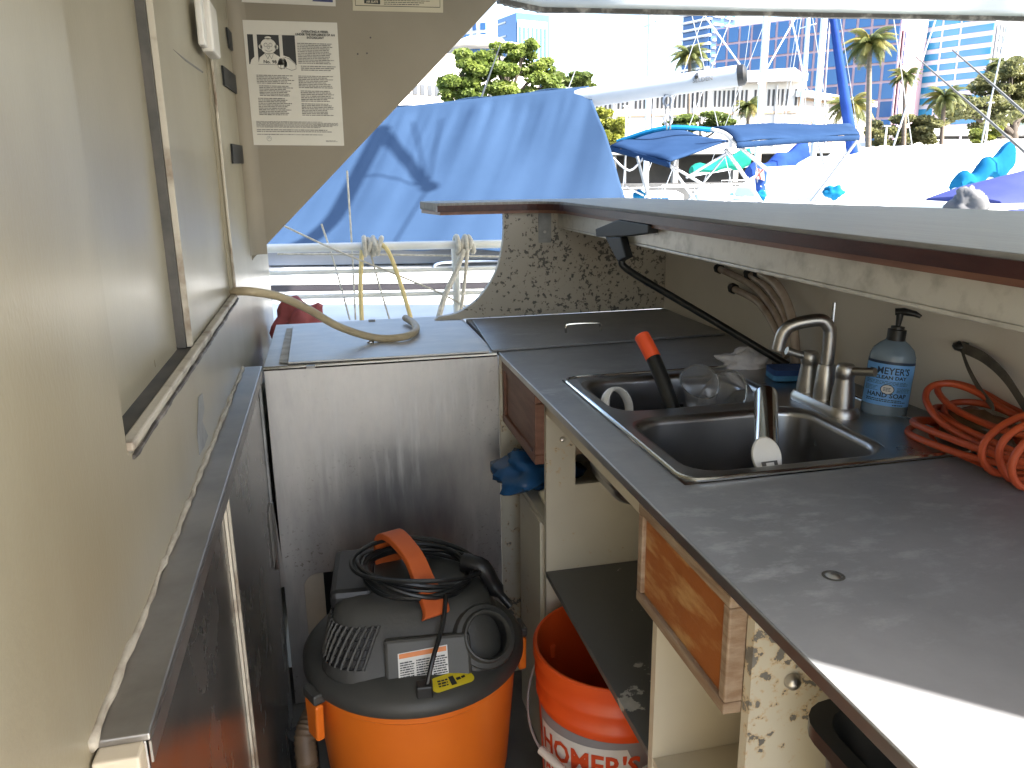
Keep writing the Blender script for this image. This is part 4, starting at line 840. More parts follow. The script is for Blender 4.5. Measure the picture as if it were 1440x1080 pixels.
# hull under the tarp
hl0, hl1 = at(250, 378, 5.6), at(960, 368, 4.9); hd_ = (hl1-hl0); hd_.z = 0; hd_.normalize(); hn = V(hd_.y, -hd_.x, 0)
def hullstrip(name, mat, z0, z1, out0, out1, x0=-2.5, x1=5.2, par=None):
    base = V(hl0.x, hl0.y, 0); k = MB(); n_ = 40; L_ = []
    for i in range(n_+1):
        s_ = x0+(x1-x0)*i/n_; e = max(0, abs((s_-1.3)/4.6))**3; p = base+hd_*s_-hn*e*1.1
        L_.append([p+hn*out0+V(0, 0, z0), p+hn*out1+V(0, 0, z1), p-hn*1.9*(1-min(e, .95))+V(0, 0, z1), p-hn*1.9*(1-min(e, .95))+V(0, 0, z0)])
    return k.loops(L_, True, True).build(name, mat, par, smooth=True)
hullstrip('hull', 'gel_white', WATER-.2, .30, -.15, .06, par=tb_); hullstrip('sheer_band', 'gel_grey', .31, .40, .05, .07, par=tb_); hullstrip('upper_hull', 'gel_white', .405, .56, .055, .05, par=tb_)
hullstrip('rub_stripe', 'hull_dark', .565, .60, .052, .052, par=tb_); hullstrip('gunwale', 'gel_white', .605, .69, .05, .0, par=tb_); hullstrip('cabin_side', 'gel_grey', .70, .95, -.25, -.36, -1.2, 4.2, par=tb_)
mp = bst+V(0, 0, 0); MB().tube([V(mp.x, mp.y, .3), V(mp.x, mp.y, 11)], .08, 14).build('mast', 'spar_white', tb_, smooth=True)
MB().tube(smooth_path([at(610, 377, 5.35), at(622, 369, 5.35), at(700, 367, 5.3)], 5), .012, 8).build('grab_rail', 'chrome', tb_, smooth=True)
# unseen davit added on our roof to cast the shadow on the tarp
tn = (ri1-ri0).cross(bo0-ri0).normalized()
def caster(u, v, t): d = ray(u, v); p = EYE+d*((ri0-EYE).dot(tn)/d.dot(tn)); return p+S*t
dv = thing('tarp_shadow_arm', 'unseen curved davit arm with stays, added to cast the tarp shadow', 'davit', (1.6, 3.0, 1.96))
base_ = caster(330, 395, 4.25); base_ = V(min(base_.x, 3.0), min(base_.y, rl.y-.1), 1.96)
c_ = [caster(400, 352, 4.4), caster(443, 327, 4.5), caster(480, 293, 4.55), caster(503, 253, 4.6), caster(523, 213, 4.7), caster(540, 178, 4.8)]
MB().tube(smooth_path([base_, base_.lerp(c_[0], .8)+V(0, 0, .2)]+c_, 6), .048, 10).build('arm', 'rail_white', dv, smooth=True)
tip = caster(619, 244, 4.6); MB().tube([c_[-1]+V(0, 0, .04), c_[-1].lerp(tip, .5), tip], [.040, .038, .036], 10).build('jib', 'rail_white', dv, smooth=True); lump(tip, (.05, .05, .05), 1., .1).build('jib_block', 'vac_black', dv)
for a in ((585, 165, 5.2), (625, 162, 5.2), (522, 232, 4.7), (560, 340, 4.4)): MB().tube([tip, caster(*a)], .008, 6).build('stay', 'wire', dv)
# ================================================================== BIMINI BOAT
bb = thing('bimini_boat', 'white sailboat with an aluminium frame and two navy canvas tops', 'sailboat', at(1030, 290, 9))
def patch(c, bulge, hem, name, mat, nu=16, nv=10):
    a, b, c2, d = c; up = V(0, 0, 1)
    o = MB().grid(lambda u, v: a.lerp(b, u).lerp(d.lerp(c2, u), v)+up*bulge*(math.sin(math.pi*v)**.7*.8+.2*math.sin(math.pi*u))+up*.012*math.sin(u*9+v*5), nu, nv).build(name, mat, bb, smooth='all', solid=.02)
    k = MB(); k.grid(lambda u, v: a.lerp(b, u)+V(0, -.01, -hem*v)+V(0, .012*math.sin(u*40), 0)+up*bulge*.2*math.sin(math.pi*u), 20, 2); k.build('valance', mat, o, smooth='all', solid=.015); return o
patch((at(858, 206, 9.6), at(942, 228, 8.4), at(1024, 200, 9.0), at(934, 180, 10.4)), .03, .06, 'canvas_top', 'canvas_navy')
patch((at(1036, 200, 8.7), at(1209, 190, 9.4), at(1192, 176, 10.8), at(1000, 178, 10.2)), .06, .07, 'canvas_top', 'canvas_navy')
for pl, r_ in ((((1000, 182), (1020, 188), (1040, 206), (1080, 240), (1145, 292)), .030), (((1020, 210), (1045, 245), (1075, 292)), .030), (((942, 232), (1015, 275), (1040, 292)), .022), (((942, 232), (985, 292)), .022), (((965, 250), (1024, 214)), .02), (((1024, 214), (985, 262), (965, 285)), .016),
               (((896, 220), (915, 292)), .022), (((905, 222), (885, 240), (862, 222)), .016), (((1205, 198), (1165, 252), (1140, 285)), .024), (((1160, 200), (1190, 222)), .018), (((1150, 200), (1160, 236)), .016), (((1205, 198), (1212, 240)), .012), (((880, 262), (905, 275)), .014)):
    MB().tube(smooth_path([at(a, b, 8.9) for a, b in pl], 4) if len(pl) > 2 else [at(a, b, 8.9) for a, b in pl], r_*.8, 10).build('frame_tube', 'alu', bb, smooth=True)
MB().tube(smooth_path([at(868, 200, 9.8), at(935, 180, 9.5), at(1005, 183, 9.5)], 5), .03, 8).build('strap', 'canvas_teal', bb)
k = MB(); L_ = []
for i in range(21):
    s_ = i/20; c = at(800, 300, 9.3).lerp(at(1240, 300, 9.3), s_); wd = 1.2*math.sin(math.pi*(.12+.8*s_))**.6; L_.append([V(c.x, c.y-wd, .75), V(c.x, c.y-wd*.7, WATER-.1), V(c.x, c.y+wd*.7, WATER-.1), V(c.x, c.y+wd, .75)])
k.loops(L_, True, True).build('hull', 'gel_white', bb, smooth=True)
lump(at(1172, 270, 9.6), (.13, .10, .09), 2.2, .3).build('helm_seat', 'canvas_teal', bb, smooth=True)
for u in (899, 1070): lump(at(u, 275, 9.0), (.07, .06, .06), u*.1, .25).build('life_ring_bag', 'canvas_teal', bb, smooth=True)
MB().tube([at(1000, 276, 9.), at(1120, 280, 9.)], .016, 8).build('handrail', 'alu', bb)
MB().tube([at(1063, 226, 9.2), at(1068, 292, 9.2)], .010, 6).build('flag_staff', 'alu', bb)
# ensign
fo = at(1063, 235, 9.18); fw_, fh = at(1077, 240, 9.18)-fo, at(1064, 270, 9.18)-fo
fg = thing('ensign', 'small blue ensign with a red and white corner hanging on the bimini boat', 'flag', fo)
ffn = lambda s, t: fo+fw_*s+fh*t+V(0, .03*math.sin(s*5+t*3), 0)
MB().grid(ffn, 8, 8).build('cloth', 'canvas_royal', fg, smooth='all')
MB().grid(lambda s, t: ffn(s*.7, t*.45)+V(0, -.006, 0), 4, 4).build('canton', 'gel_white', fg); k = MB()
for a in (((0, 0), (.12, 0), (.7, .45), (.58, .45)), ((.58, 0), (.7, 0), (.12, .45), (0, .45)), ((.3, 0), (.42, 0), (.42, .45), (.3, .45))): flat(k, lambda s, t: ffn(s, t)+V(0, -.012, 0), a)
k.build('canton_cross', 'tent_red', fg); k = MB()
for a in ((.35, .72), (.75, .6), (.8, .85)): flat(k, lambda s, t: ffn(s, t)+V(0, -.008, 0), disc(*a, .06, .03, 7))
k.build('star', 'gel_white', fg)
# ================================================================== MORE BOATS
def sailboat(label, u, v, Y, Lh, cover, mh=11, hull='gel_white', ang=0., booms=None, mastpx=None):
    b = at(u, v, Y); o = thing('sailboat', label, 'sailboat', V(b.x, b.y, WATER), 'sailboats moored beyond the bar'); fx = V(math.cos(ang), math.sin(ang), 0); sy = V(-fx.y, fx.x, 0); c = V(b.x, b.y, 0)
    L_ = []; wd = Lh*.16
    for i in range(17):
        s_ = -1+2*i/16; k_ = (1-max(0, s_)**2.6)*(.78+.22*min(1, s_+1)); sh = .15+.28*max(0, s_)**2
        p = c+fx*s_*Lh/2; L_.append([p+sy*wd*k_+V(0, 0, sh), p+sy*wd*k_*.7+V(0, 0, WATER-.1), p-sy*wd*k_*.7+V(0, 0, WATER-.1), p-sy*wd*k_+V(0, 0, sh)])
    MB().loops(L_, True, True).build('hull', hull, o, smooth=True)
    cb_ = MB().loops([[c+fx*a*Lh*.5+sy*wd*w1+V(0, 0, z) for a, w1 in ((-.35, .62), (.42, .5), (.42, -.5), (-.35, -.62))] for z in (.15, .55)]+[[c+fx*a*Lh*.5+sy*wd*w1+V(0, 0, .68) for a, w1 in ((-.32, .5), (.36, .38), (.36, -.38), (-.32, -.5))]], True, True).build('cabin', 'gel_white', o, bevel=.03)
    for q in range(3):
        for s2 in (-1,): p = c+fx*(-.18+.18*q)*Lh*.5+sy*wd*.585*s2+V(0, 0, .42); MB().obox(p, fx*.28, V(0, 0, .08), sy*.02).build('window', 'glass_dark', cb_)
    mb_ = c+fx*Lh*.06
    MB().tube([mb_+V(0, 0, .3), mb_+V(0, 0, mh)], .085, 12).build('mast', 'spar_white', o, smooth=True)
    for s2 in (-1, 1): MB().tube([mb_+V(0, 0, mh*.96), c+sy*wd*.9*s2+V(0, 0, .2)], .012, 5).build('shroud', 'wire', o)
    MB().tube([mb_+V(0, 0, mh*.98), c+fx*Lh*.5+V(0, 0, .4)], .014, 5).build('forestay', 'wire', o); MB().tube([mb_+V(0, 0, mh*.98), c-fx*Lh*.5+V(0, 0, .3)], .012, 5).build('backstay', 'wire', o)
    MB().tube([mb_+sy*wd*.45+V(0, 0, mh*.55), mb_-sy*wd*.45+V(0, 0, mh*.55)], .03, 6).build('spreader', 'spar_white', o)
    if booms:
        (u0, v0), (u1, v1), rr_ = booms; A, B = at(u0, v0, Y), at(u1, v1, Y); n_ = 14
        MB().tube([A, B], .07, 8).build('boom', 'spar_white', o)
        k = MB(); L_ = []
        for i in range(n_+1):
            s_ = i/n_; p = A.lerp(B, s_)+V(0, 0, rr_*.3+.05*math.sin(s_*14)); h = rr_*(.45+.75*s_**1.6)*(1+.15*math.sin(s_*17)); ww = rr_*.6
            L_.append([p+V(0, ww*math.cos(a), h*math.sin(a)*(1.3 if math.sin(a) > 0 else .5)) for a in [2*math.pi*j/10 for j in range(10)]])
        k.loops(L_, True, True).build('sail_cover', cover, o, smooth=True)
    for q in range(6):
        p = c+fx*(-.45+.17*q)*Lh-sy*wd*.85+V(0, 0, .2); MB().tube([p, p+V(0, 0, .6)], .014, 5).build('stanchion', 'alu', o)
    MB().tube([c-fx*.45*Lh-sy*wd*.85+V(0, 0, .8), c+fx*.4*Lh-sy*wd*.85+V(0, 0, .8)], .01, 5).build('lifeline', 'wire', o)
    return o
sailboat('white sailboat with a royal blue sail cover on its boom', 1118, 260, 20, 8, 'canvas_royal', 12, booms=((1052, 252), (1131, 234), .38))
sailboat('white sailboat with a sea green sail cover on its boom', 1045, 250, 27, 8, 'canvas_green', 13, booms=((972, 246), (1052, 232), .34))
sailboat('white sailboat with a bright teal sail cover furthest along the bar', 1418, 285, 9.6, 5.0, 'canvas_teal', 10, booms=((1343, 271), (1416, 240), .22), ang=.1)
sailboat('bare masted white sailboat without any sail cover', 1105, 255, 36, 9, 'canvas_royal', 14)
sailboat('small white sailboat with slim mast beside the green covered one', 890, 265, 24, 7, 'canvas_royal', 10)
mt = thing('wooden_mast', 'slim brown wooden spar standing among the white masts', 'mast', at(1062, 300, 30)); a_ = at(1062, 260, 30); MB().tube([V(a_.x, a_.y, WATER), V(a_.x+.1, a_.y, 9.5)], [.16, .10], 10).build('spar', 'bark_palm', mt, smooth=True)
fs = thing('furled_sail', 'dark blue furled headsail rising diagonally behind the canvas top', 'sail', at(1194, 180, 14)); MB().tube([at(1200, 215, 14), at(1192, 165, 14), at(1163, -30, 14)], [.12, .10, .05], 10).build('sail_roll', 'canvas_royal', fs, smooth=True)
rnd = random.Random(2)
for u0, v0, u1, v1, lab in ((1000, 35, 1047, 100, 'white stay slanting down to the boom end'), (1110, 40, 1066, 118, 'white stay slanting left from the bare mast'), (1118, 50, 1135, 130, 'white stay slanting right from the bare mast')):
    tag(MB().tube([at(u0-(u1-u0)*.6, v0-(v1-v0)*.6, 18), at(u1, v1, 18)], .018, 6).build('stay_wire', 'spar_white'), lab, 'wire')
for u0, v0, u1, v1, lab in ((1288, 80, 1450, 222, 'dark fishing rod rising left, the lower of two'), (1339, 70, 1455, 172, 'dark fishing rod rising left, the upper of two')):
    tag(MB().tube([at(u1, v1, 9.), at((u0+u1)/2, (v0+v1)/2-1, 9.), at(u0, v0, 9.)], [.022, .015, .008], 8).build('fishing_rod', 'rod_dark', smooth=True), lab, 'fishing rod')
tag(MB().tube([at(676, 140, 11), at(704, 62, 11)], [.014, .006], 6).build('whip_antenna', 'rod_dark'), 'thin whip antenna standing up in front of the big tree', 'antenna')
# white motor cruiser
mc = thing('motor_cruiser', 'large plain white motor cruiser with a sloping foredeck moored behind the bar', 'motorboat', at(1300, 290, 11))
def cr(name, px, Y, dep, mat='gel_white', par=mc, bev=.05): return MB().prism([at(a, b, Y) for a, b in px], (0, dep, 0)).build(name, mat, par, bevel=bev)
cr('hull', ((1172, 288), (1180, 268), (1232, 232), (1345, 226), (1345, 420), (1200, 420)), 11, 3.2); cr('bulwark', ((1262, 228), (1285, 215), (1480, 208), (1480, 420), (1300, 420)), 12.5, 3.2)
cr('rub_rail', ((1172, 289), (1345, 287), (1345, 291), (1172, 293)), 10.96, .03, 'gel_grey', bev=0); cr('deck_house', ((1250, 222), (1270, 205), (1460, 200), (1460, 230)), 14, 2.2)
cr('swim_platform', ((1080, 290), (1175, 284), (1175, 300), (1080, 306)), 11, 2.)
# violet covered dinghy and grey bundle near the right end
dn = thing('covered_dinghy', 'dinghy under a violet blue cover next to the grey bundle', 'dinghy', at(1420, 300, 7)); k = MB(); L_ = []
for i in range(15):
    s_ = i/14; a, b = at(1372, 288, 7), at(1520, 262, 7.2); p = a.lerp(b, s_); hh = .06+.20*math.sin(math.pi*min(1, s_*.8+.05)); L_.append([p+V(0, -.5, -.12), p+V(0, -.3, hh*.5), p+V(0, .1, hh), p+V(0, .7, hh*.5), p+V(0, .9, -.2)])
k.loops(L_, True, True).build('cover', 'canvas_violet', dn, smooth=True)
cr('hull', ((1366, 288), (1520, 284), (1520, 420), (1400, 420)), 6.6, 1.2, 'gel_white', dn, .04)
tag(lump(at(1360, 288, 6.6), (.17, .15, .15), 8.1, .35, 28, 18, 4.).build('canvas_bundle', 'canvas_grey', smooth=True), 'grey crumpled canvas bundle between the cruiser and the covered dinghy', 'bundle')
# ================================================================== QUAY: sheds, trees, palms, buildings
def shed(label, u0, u1, vr, vb, Y, dep, roofm, colstep, thick=.5):
    a, b = at(u0, vr, Y), at(u1, vr, Y); zb_ = .25; o = thing('pavilion', label, 'pavilion', V((a.x+b.x)/2, Y, zb_)); zt_ = (a.z+b.z)/2
    MB().box((a.x, Y-.8, zt_-thick), (b.x, Y+dep, zt_)).build('roof', roofm, o, bevel=.08)
    MB().box((a.x+.5, Y+dep*.6, zb_), (b.x-.5, Y+dep*.6+.3, zt_-thick-.01)).build('shade_wall', 'dark_gap', o)  # dark wall colour stands in for the shade under the roof
    x = a.x+.6
    while x < b.x: MB().box((x, Y, zb_), (x+.45, Y+.45, zt_-thick-.01)).build('column', 'concrete', o); x += colstep
    return o
shed('long grey pier pavilion on columns behind the masts', 850, 1236, 208, 240, 64, 7, 'concrete', 5.5)
shed('white roofed pavilion with dark interior under the spreading tree', 1262, 1520, 196, 215, 78, 9, 'roof_canvas', 6., .9)
shed('white roofed upper pavilion behind the palms by the glass tower', 1300, 1500, 178, 200, 98, 9, 'roof_canvas', 7., 1.2)
for u, v, mt_, lab in ((1296, 216, 'roof_canvas', 'white pointed tent by the pavilion'), (1327, 212, 'tent_red', 'faded red pointed tent by the pavilion')):
    p = at(u, v, 66); o = thing('market_tent', lab, 'tent', V(p.x, p.y, .25)); n_ = 2.0
    MB().add([(p.x-n_, p.y-n_, p.z-1.2), (p.x+n_, p.y-n_, p.z-1.2), (p.x+n_, p.y+n_, p.z-1.2), (p.x-n_, p.y+n_, p.z-1.2), (p.x, p.y, p.z+.4)], [(0, 1, 4), (1, 2, 4), (2, 3, 4), (3, 0, 4), (3, 2, 1, 0)]).build('canopy', mt_, o)
    for i, j in ((-1, -1), (1, -1), (1, 1), (-1, 1)): MB().box((p.x+i*1.9-.05, p.y+j*1.9-.05, .25), (p.x+i*1.9+.05, p.y+j*1.9+.05, p.z-1.2)).build('pole', 'alu', o)
sgp = at(1243, 212, 60.9); o = thing('dock_sign', 'small blue and white sign standing on the dock edge', 'sign', V(sgp.x, sgp.y, .25)); MB().box((sgp.x-.5, sgp.y, sgp.z-.9), (sgp.x+.5, sgp.y+.08, sgp.z+.4)).build('board', 'label_white', o); k = MB()
for i in (0, 1): k.box((sgp.x-.4, sgp.y-.02, sgp.z-.75+i*.55), (sgp.x+.4, sgp.y-.004, sgp.z-.35+i*.55))
k.build('board_print', 'canvas_royal', o); MB().box((sgp.x-.06, sgp.y+.09, .0), (sgp.x+.06, sgp.y+.2, sgp.z)).build('post', 'alu', o)
def leaves(mb, c, rad, n, size, rnd):
    for _ in range(n):
        while True:
            d = V(rnd.uniform(-1, 1), rnd.uniform(-1, 1), rnd.uniform(-1, 1))
            if .25 < d.length < 1: break
        d = d.normalized()*(d.length**.5); p = c+V(d.x*rad[0], d.y*rad[1], d.z*rad[2])
        a = V(rnd.gauss(0, 1), rnd.gauss(0, 1), rnd.gauss(0, .6)).normalized(); b = a.orthogonal(); b.rotate(Matrix.Rotation(rnd.uniform(0, 6.28), 3, a)); b.normalize(); s_ = size*rnd.uniform(.5, 1.2)
        mb.add([p-a*s_, p+b*s_*.55, p+a*s_, p-b*s_*.55], [(0, 1, 2, 3)])
def tree(label, Y, blobs, trunk, mat, n, size, seed, limbs=True, name='tree'):
    rnd = random.Random(seed); base = at(trunk[0], 240, Y); o = thing(name, label, 'tree', V(base.x, Y, .25)); mpp = Y/F*1.03
    top_ = at(trunk[0], trunk[1], Y); r0 = trunk[2]*mpp
    MB().tube([V(base.x, Y, .0), V((base.x+top_.x)/2+.2, Y, (top_.z+.25)/2), top_], [r0, r0*.8, r0*.55], 10).build('trunk', 'bark', o, smooth=True)
    cr_ = MB(); tot = sum(b[2]*b[3] for b in blobs); lm = MB()
    for u, v, ru, rv in blobs:
        c = at(u, v, Y+rnd.uniform(-1, 1)*ru*mpp*.5); k = int(n*ru*rv/tot)
        for _ in range(11):
            off = V(rnd.uniform(-.75, .75)*ru*mpp, rnd.uniform(-.7, .7)*ru*mpp, rnd.uniform(-.7, .7)*rv*mpp); leaves(cr_, c+off, (ru*mpp*.36, ru*mpp*.36, rv*mpp*.28), k//11, size, rnd)
        st_ = V(base.x, Y, .25).lerp(top_, rnd.uniform(.55, 1)); lm.tube(smooth_path([st_, st_.lerp(c, .5)+V(rnd.uniform(-.5, .5), 0, rnd.uniform(-.3, .5)), c+V(0, 0, rv*mpp*.3)], 4), [r0*.4]*3+[r0*.28]*3+[r0*.14]*3, 6)
        if ru*mpp > 1.2:
            for _ in range(3): e = c+V(rnd.uniform(-.7, .7)*ru*mpp, rnd.uniform(-.5, .5)*ru*mpp, rnd.uniform(0, .7)*rv*mpp); lm.tube([st_.lerp(c, .6), c.lerp(e, .3), e], [r0*.22, r0*.13, r0*.06], 5)
    cr_.build('crown', mat, o); lm.build('limbs', 'bark', o, smooth=True); return o
tree('big rounded green tree with visible branches behind the blue tarp', 75, [(650, 110, 30, 26), (672, 92, 32, 22), (700, 78, 30, 16), (715, 115, 40, 28), (738, 70, 22, 16), (760, 100, 24, 18), (640, 128, 22, 16), (690, 130, 40, 18), (765, 122, 25, 14)], (712, 140, 7), 'leaf_light', 16000, .26, 1)
tree('smaller green tree beside the big rounded one over the tarp ridge', 80, [(790, 112, 22, 12), (812, 110, 22, 10), (772, 120, 20, 12), (830, 122, 12, 9)], (798, 135, 5), 'leaf_mid', 6000, .26, 2)
tree('yellow green bushy tree at the corner of the colonnade building', 70, [(855, 178, 22, 24), (842, 162, 16, 14), (868, 190, 14, 16)], (855, 205, 4), 'leaf_yellow', 5000, .24, 3)
tree('low rounded dark green tree in front of the colonnade building', 82, [(985, 170, 40, 14), (960, 176, 24, 12), (1015, 174, 24, 12)], (985, 190, 5), 'leaf_mid', 6000, .26, 4)
tree('spreading olive green tree with thin crown behind the cruiser', 74, [(1270, 178, 42, 20), (1235, 185, 26, 18), (1305, 176, 34, 16), (1250, 205, 26, 14), (1290, 200, 30, 14)], (1262, 205, 5), 'leaf_dry', 9000, .26, 5)
tree('tall dense olive tree rising at the glass tower corner', 84, [(1375, 135, 46, 30), (1410, 115, 40, 34), (1440, 130, 40, 45), (1350, 155, 40, 22), (1400, 165, 50, 24), (1470, 150, 40, 50), (1420, 95, 26, 18)], (1425, 170, 9), 'leaf_dry', 17000, .30, 6)
tree('small dry yellow tree under the tall dense olive tree', 69, [(1385, 188, 22, 12), (1372, 194, 14, 9)], (1385, 205, 3), 'leaf_yellow', 2400, .22, 7)
# palms
def frond_mesh(seed, L_=3.0, mat='palm_leaf'):
    rnd = random.Random(seed); mb = MB(); n_ = 30; pts = []
    for i in range(n_+1):
        s_ = i/n_; pts.append(V(L_*(s_-.22*s_**2.4), 0, L_*(.34*s_-.80*s_**2.0)))
    mb.tube(pts, [.05*(1-.85*i/n_) for i in range(n_+1)], 4)
    for i in range(2, n_+1):
        for sgn in (-1, 1):
            for h in (0, .5):
                p = pts[i-1].lerp(pts[i], h); t_ = (pts[i]-pts[i-1]).normalized(); l_ = L_*.34*math.sin(math.pi*(.10+.84*i/n_))*rnd.uniform(.8, 1.1)
                d = (V(0, sgn, 0)*.8+t_*.55+V(0, 0, -.55-.3*rnd.random())).normalized(); w_ = t_*.034
                mb.add([p-w_*.6, p+w_*.6, p+d*l_*.6+w_, p+d*l_+V(0, 0, -.08*l_), p+d*l_*.6-w_*.4], [(0, 1, 2, 3, 4)])
    return mb.mesh('frond', mat)
FR = [frond_mesh(i) for i in range(3)]; FY = [frond_mesh(10+i, mat='palm_yellow') for i in range(2)]
def palm(label, Y, head, base_u, size, nf, seed, yel=.25, lean=0.):
    rnd = random.Random(seed); h = at(*head, Y); b = at(base_u, 240, Y); o = thing('palm_tree', label, 'palm tree', V(b.x, Y, .25)); mpp = Y/F
    B = V(b.x, Y, 0); MB().tube(smooth_path([B, B.lerp(h, .4)+V(lean, 0, 0), B.lerp(h, .8)+V(lean*.5, 0, 0), h], 4), [.26-.008*i for i in range(13)], 10).build('trunk', 'bark_palm', o, smooth=True)
    for i in range(int(nf*1.35)):
        lst = FY if rnd.random() < yel else FR; f_ = bpy.data.objects.new('frond', rnd.choice(lst)); C.objects.link(f_); f_.parent = o
        lv = i/(nf*1.35); tilt = R(-62+88*lv+rnd.uniform(-8, 8)); sc = size*mpp/3.0*rnd.uniform(.85, 1.1)
        f_.matrix_parent_inverse = Matrix.Translation(-V(b.x, Y, .25))
        f_.matrix_basis = Matrix.Translation(h) @ Matrix.Rotation(i*2.4+rnd.uniform(-.2, .2), 4, 'Z') @ Matrix.Rotation(tilt, 4, 'Y') @ Matrix.Scale(sc, 4)
    return o
palm('palm with drooping crown standing before the banded blue tower', 88, (970, 78), 968, 34, 20, 1, .3)
palm('tallest palm with yellowing fronds before the pink gridded glass block', 62, (1223, 62), 1222, 48, 20, 2, .45)
palm('bushy low palm behind the dark blue furled headsail', 70, (1196, 150), 1196, 42, 22, 3, .3)
palm('slim palm with a small crown left of the cyan banded tower', 72, (1273, 108), 1271, 30, 18, 4, .15)
palm('windswept palm in front of the cyan banded tower', 72, (1328, 138), 1322, 36, 20, 5, .15)
palm('palm crown poking above the tall dense olive tree', 86, (1412, 92), 1412, 32, 18, 6, .1)
palm('low grey green palm at the end of the colonnade building', 84, (1052, 150), 1052, 28, 20, 7, .2)
# buildings
class Facade:
    """a block whose front runs between two picture columns on the quay; real parts on it"""
    def __init__(s, label, u0, Y0, u1, Y1, vtop, depth, wallm, vbase=None):
        a, b = at(u0, 200, Y0), at(u1, 200, Y1); s.a = V(a.x, a.y, .25); s.b = V(b.x, b.y, .25); s.W = (s.b-s.a).length; s.d = (s.b-s.a)/s.W
        s.n = V(s.d.y, -s.d.x, 0); sh = s.n*(.7 if depth < 1 else 0); s.a = s.a+sh; s.b = s.b+sh; s.H = at(u0, vtop, Y0).z-.25; s.o = thing('building', label, 'building', (s.a+s.b)/2); s.dep = depth
        P_ = [s.a, s.b, s.b-s.n*depth, s.a-s.n*depth]; MB().prism(P_, (0, 0, s.H)).build('wall', wallm, s.o)
        s.meshes = {}
    def p(s, x, z, off=0): return s.a+s.d*x+s.n*off+V(0, 0, z)
    def rect(s, name, mat, x0, x1, z0, z1, off=.05, th=.3, par=None):
        key = (mat, round(x1-x0, 2), round(z1-z0, 2), th)
        if key not in s.meshes:
            k = MB().obox((0, 0, 0), s.d*(x1-x0)/2, V(0, 0, (z1-z0)/2), s.n*th/2); s.meshes[key] = k.mesh(name, mat)
        q = bpy.data.objects.new(name, s.meshes[key]); C.objects.link(q); q.parent = par or s.o
        q.matrix_parent_inverse = Matrix.Translation(-((s.a+s.b)/2)); q.location = s.p((x0+x1)/2, (z0+z1)/2, off); return q
# pink gridded glass block
fc_ = Facade('wide blue glass block with a pinkish mullion grid', 1000, 205, 1251, 170, 40, 25, 'mullion_pink')
nc, nr = 14, 9; cw_, ch = fc_.W/nc, fc_.H/nr
for i in range(nc):
    for j in range(nr):
        sp_ = .32 if (i % 3) else .5; fc_.rect('pane', 'glass_blue' if (i*7+j*3) % 5 else 'glass_dark', i*cw_+.32, (i+1)*cw_-.32, j*ch+.28, (j+1)*ch-.28, .12, .3)
fs_ = Facade('dark glass return wing at the right end of the gridded block', 1251.6, 170.3, 1262, 188, 40, .3, 'mullion_pink')
for j in range(8): fs_.rect('pane', 'glass_dark', .6, fs_.W-.6, j*fs_.H/8+.5, (j+1)*fs_.H/8-.5, .12, .3)
# banded tower left of it
ft = Facade('tall blue tower with thin white balcony bands', 954, 300, 990, 288, -40, 13.8, 'glass_dark')
for j in range(26):
    z = ft.H*(j+.5)/26; ft.rect('balcony_band', 'bldg_white', -.8, ft.W+.8, z-.35, z+.35, .6, 1.6)
ft2 = Facade('darker flank of the banded tower with broken balcony bands', 990.6, 288.3, 1022, 293.4, -40, .3, 'glass_dark')
for j in range(26):
    z = ft2.H*(j+.5)/26
    for x0, x1 in ((.5, ft2.W*.42), (ft2.W*.55, ft2.W-.5)): ft2.rect('balcony_band', 'bldg_white', x0, x1, z-.3, z+.3, .5, 1.2)
# cyan banded tower
f3 = Facade('white office tower with cyan ribbon windows', 1268, 190, 1378, 172, 30, 16.5, 'bldg_white')
nf = 14; fh_ = f3.H/nf
for j in range(nf):
    for x0, x1 in ((.02, .36), (.39, .585), (.615, .985)): f3.rect('window', 'glass_cyan', x0*f3.W, x1*f3.W, j*fh_+fh_*.26, j*fh_+fh_*.84, .06, .3)
f4 = Facade('gridded concrete flank of the white office tower', 1378.6, 172.2, 1405, 180, 30, .3, 'bldg_white')
for j in range(nf):
    for i in range(6): f4.rect('window', 'window_grey', (i+.22)*f4.W/6, (i+.8)*f4.W/6, j*f4.H/nf+f4.H/nf*.22, j*f4.H/nf+f4.H/nf*.84, .06, .3)
# left glass tower, low rotunda block, far slivers
f5 = Facade('blue glass tower with white vertical fins behind the big tree', 728.3, 262, 768, 265.3, 28, .3, 'bldg_white')
for i in range(7): f5.rect('window_strip', 'glass_blue', (i+.2)*f5.W/7, (i+.72)*f5.W/7, 3, f5.H-2, .06, .4)
f6 = Facade('plain blue glass face of the finned tower', 702, 275, 728, 262.2, 28, 11.8, 'glass_blue')
for j in range(12): f6.rect('spandrel', 'bldg_white', .5, f6.W*.45, f6.H*(j+.6)/12-.25, f6.H*(j+.6)/12+.25, .08, .3)
f7 = Facade('white apartment tower with balconies at the bulkhead edge', 640, 300, 698, 290, 34, 25, 'bldg_white')
for i, (x0, x1) in enumerate(((.02, .14), (.2, .42), (.5, .58), (.68, .8))):
    for j in range(16): f7.rect('window', 'glass_blue' if i % 2 else 'glass_dark', x0*f7.W, x1*f7.W, f7.H*(j+.15)/16, f7.H*(j+.82)/16, .06, .4)
f8 = Facade('low white block with a barred upper storey behind the big tree', 560, 150, 760, 170, 66, 30, 'wall_white')
for i in range(22): f8.rect('window', 'window_grey', (i+.2)*f8.W/22, (i+.8)*f8.W/22, f8.H*.66, f8.H*.74, .05, .3)
c = at(700, 62, 150); ro = thing('rotunda', 'round pavilion with a dark window ring on top of the low white block', 'pavilion', V(c.x, 165, f8.H-.2)); R0 = 8.
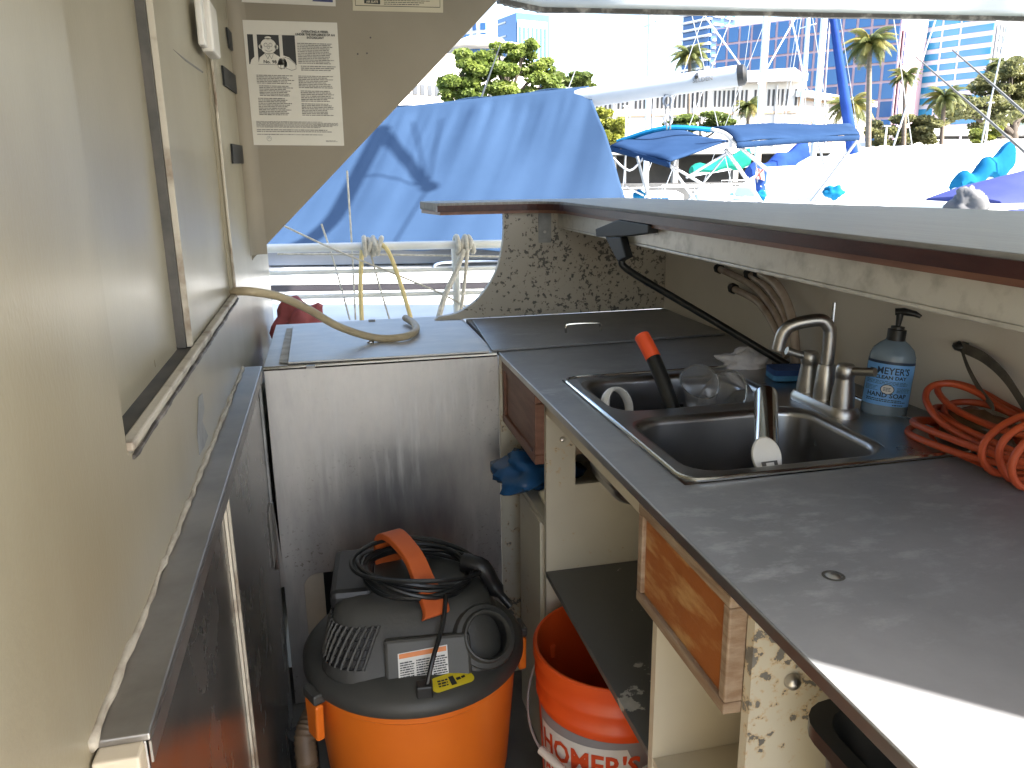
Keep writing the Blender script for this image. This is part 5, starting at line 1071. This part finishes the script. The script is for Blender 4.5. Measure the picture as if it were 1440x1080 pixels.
MB().lathe([(R0*.6, -1.8), (R0*.62, .4), (R0*1.15, .5), (R0*1.15, .9), (R0*.6, 1.0), (R0*.55, 2.3), (R0*.35, 2.9), (.1, 3.)], (c.x, 165, f8.H+1.6), 40).build('drum', 'bldg_white', ro, smooth=True)
MB().lathe([(R0*.635, -1.0), (R0*.635, .1)], (c.x, 165, f8.H+1.6), 40).build('window_ring', 'glass_dark', ro)
f9 = Facade('far blue windowed tower low behind the blue tarp', 562, 300, 592, 295, 110, 20, 'bldg_white')
for i in range(3):
    for j in range(6): f9.rect('window', 'glass_dark', (i+.15)*f9.W/3, (i+.8)*f9.W/3, f9.H*(j+.15)/6, f9.H*(j+.8)/6, .06, .4)
# colonnade building
f10 = Facade('long white building with a barred attic storey behind the boom', 836, 118, 1118, 108, 112, 40, 'wall_white')
n_ = 46
for i in range(n_):
    if i % 9 == 8: continue
    f10.rect('slot', 'dark_gap', (i+.25)*f10.W/n_, (i+.72)*f10.W/n_, f10.H*.70, f10.H*.86, .03, .1)
f10.rect('cornice', 'bldg_white', -.8, f10.W+.8, f10.H*.93, f10.H*1.0, .6, 1.6); f10.rect('ledge', 'wall_peach', 0, f10.W, f10.H*.625, f10.H*.645, .1, .3)
for i in range(5): f10.rect('pier', 'bldg_white', f10.W*(i+.46)/5, f10.W*(i+.49)/5, .0, f10.H*.9, .16, .4)
f11 = Facade('peach side wing of the long white building', 1119, 108, 1215, 125, 128, 30, 'wall_peach')
f11.rect('attic_band', 'bldg_grey', .5, f11.W, f11.H*.66, f11.H*.9, .05, .2); f11.rect('cornice', 'bldg_white', -.8, f11.W+.5, f11.H*.93, f11.H*1.0, .6, 1.6)
for i in range(6): f11.rect('pier', 'wall_white', f11.W*i/6+.4, f11.W*i/6+.9, f11.H*.64, f11.H*.92, .15, .3)
f12 = Facade('white penthouse box on the roof of the long white building', 1035, 140, 1110, 134, 100, 14, 'bldg_white')
# far hill
k = MB(); L_ = []
for i in range(41):
    u = 1080+i*10; h = at(u, 168-14*math.sin(i*.21)-6*noise.noise(V(i*.3, 0, 0)), 1500); L_.append([V(h.x, 1500, 0), h, V(h.x, 1700, 0)])
k.loops(L_, True, True); struct(k.build('hill', 'hill', smooth=True))
# lamp posts and flag poles on the quay
for u, v, Y, lab in ((1393, 145, 66, 'slim pale lamp post under the tall olive tree'), (1247, 178, 64, 'slim pale lamp post before the spreading olive tree'), (1352, 180, 66, 'slim pale pole between the two pavilions'), (881, 150, 66, 'thin pale pole before the colonnade building')):
    p = at(u, v, Y); o = thing('lamp_post', lab, 'lamp post', V(p.x, Y, .25)); MB().tube([V(p.x, Y, .0), p], [.12, .07], 8).build('pole', 'spar_white', o); MB().obox(p+V(0, 0, .05), (.35, 0, 0), (0, .12, 0), (0, 0, .06)).build('lamp_head', 'alu', o)
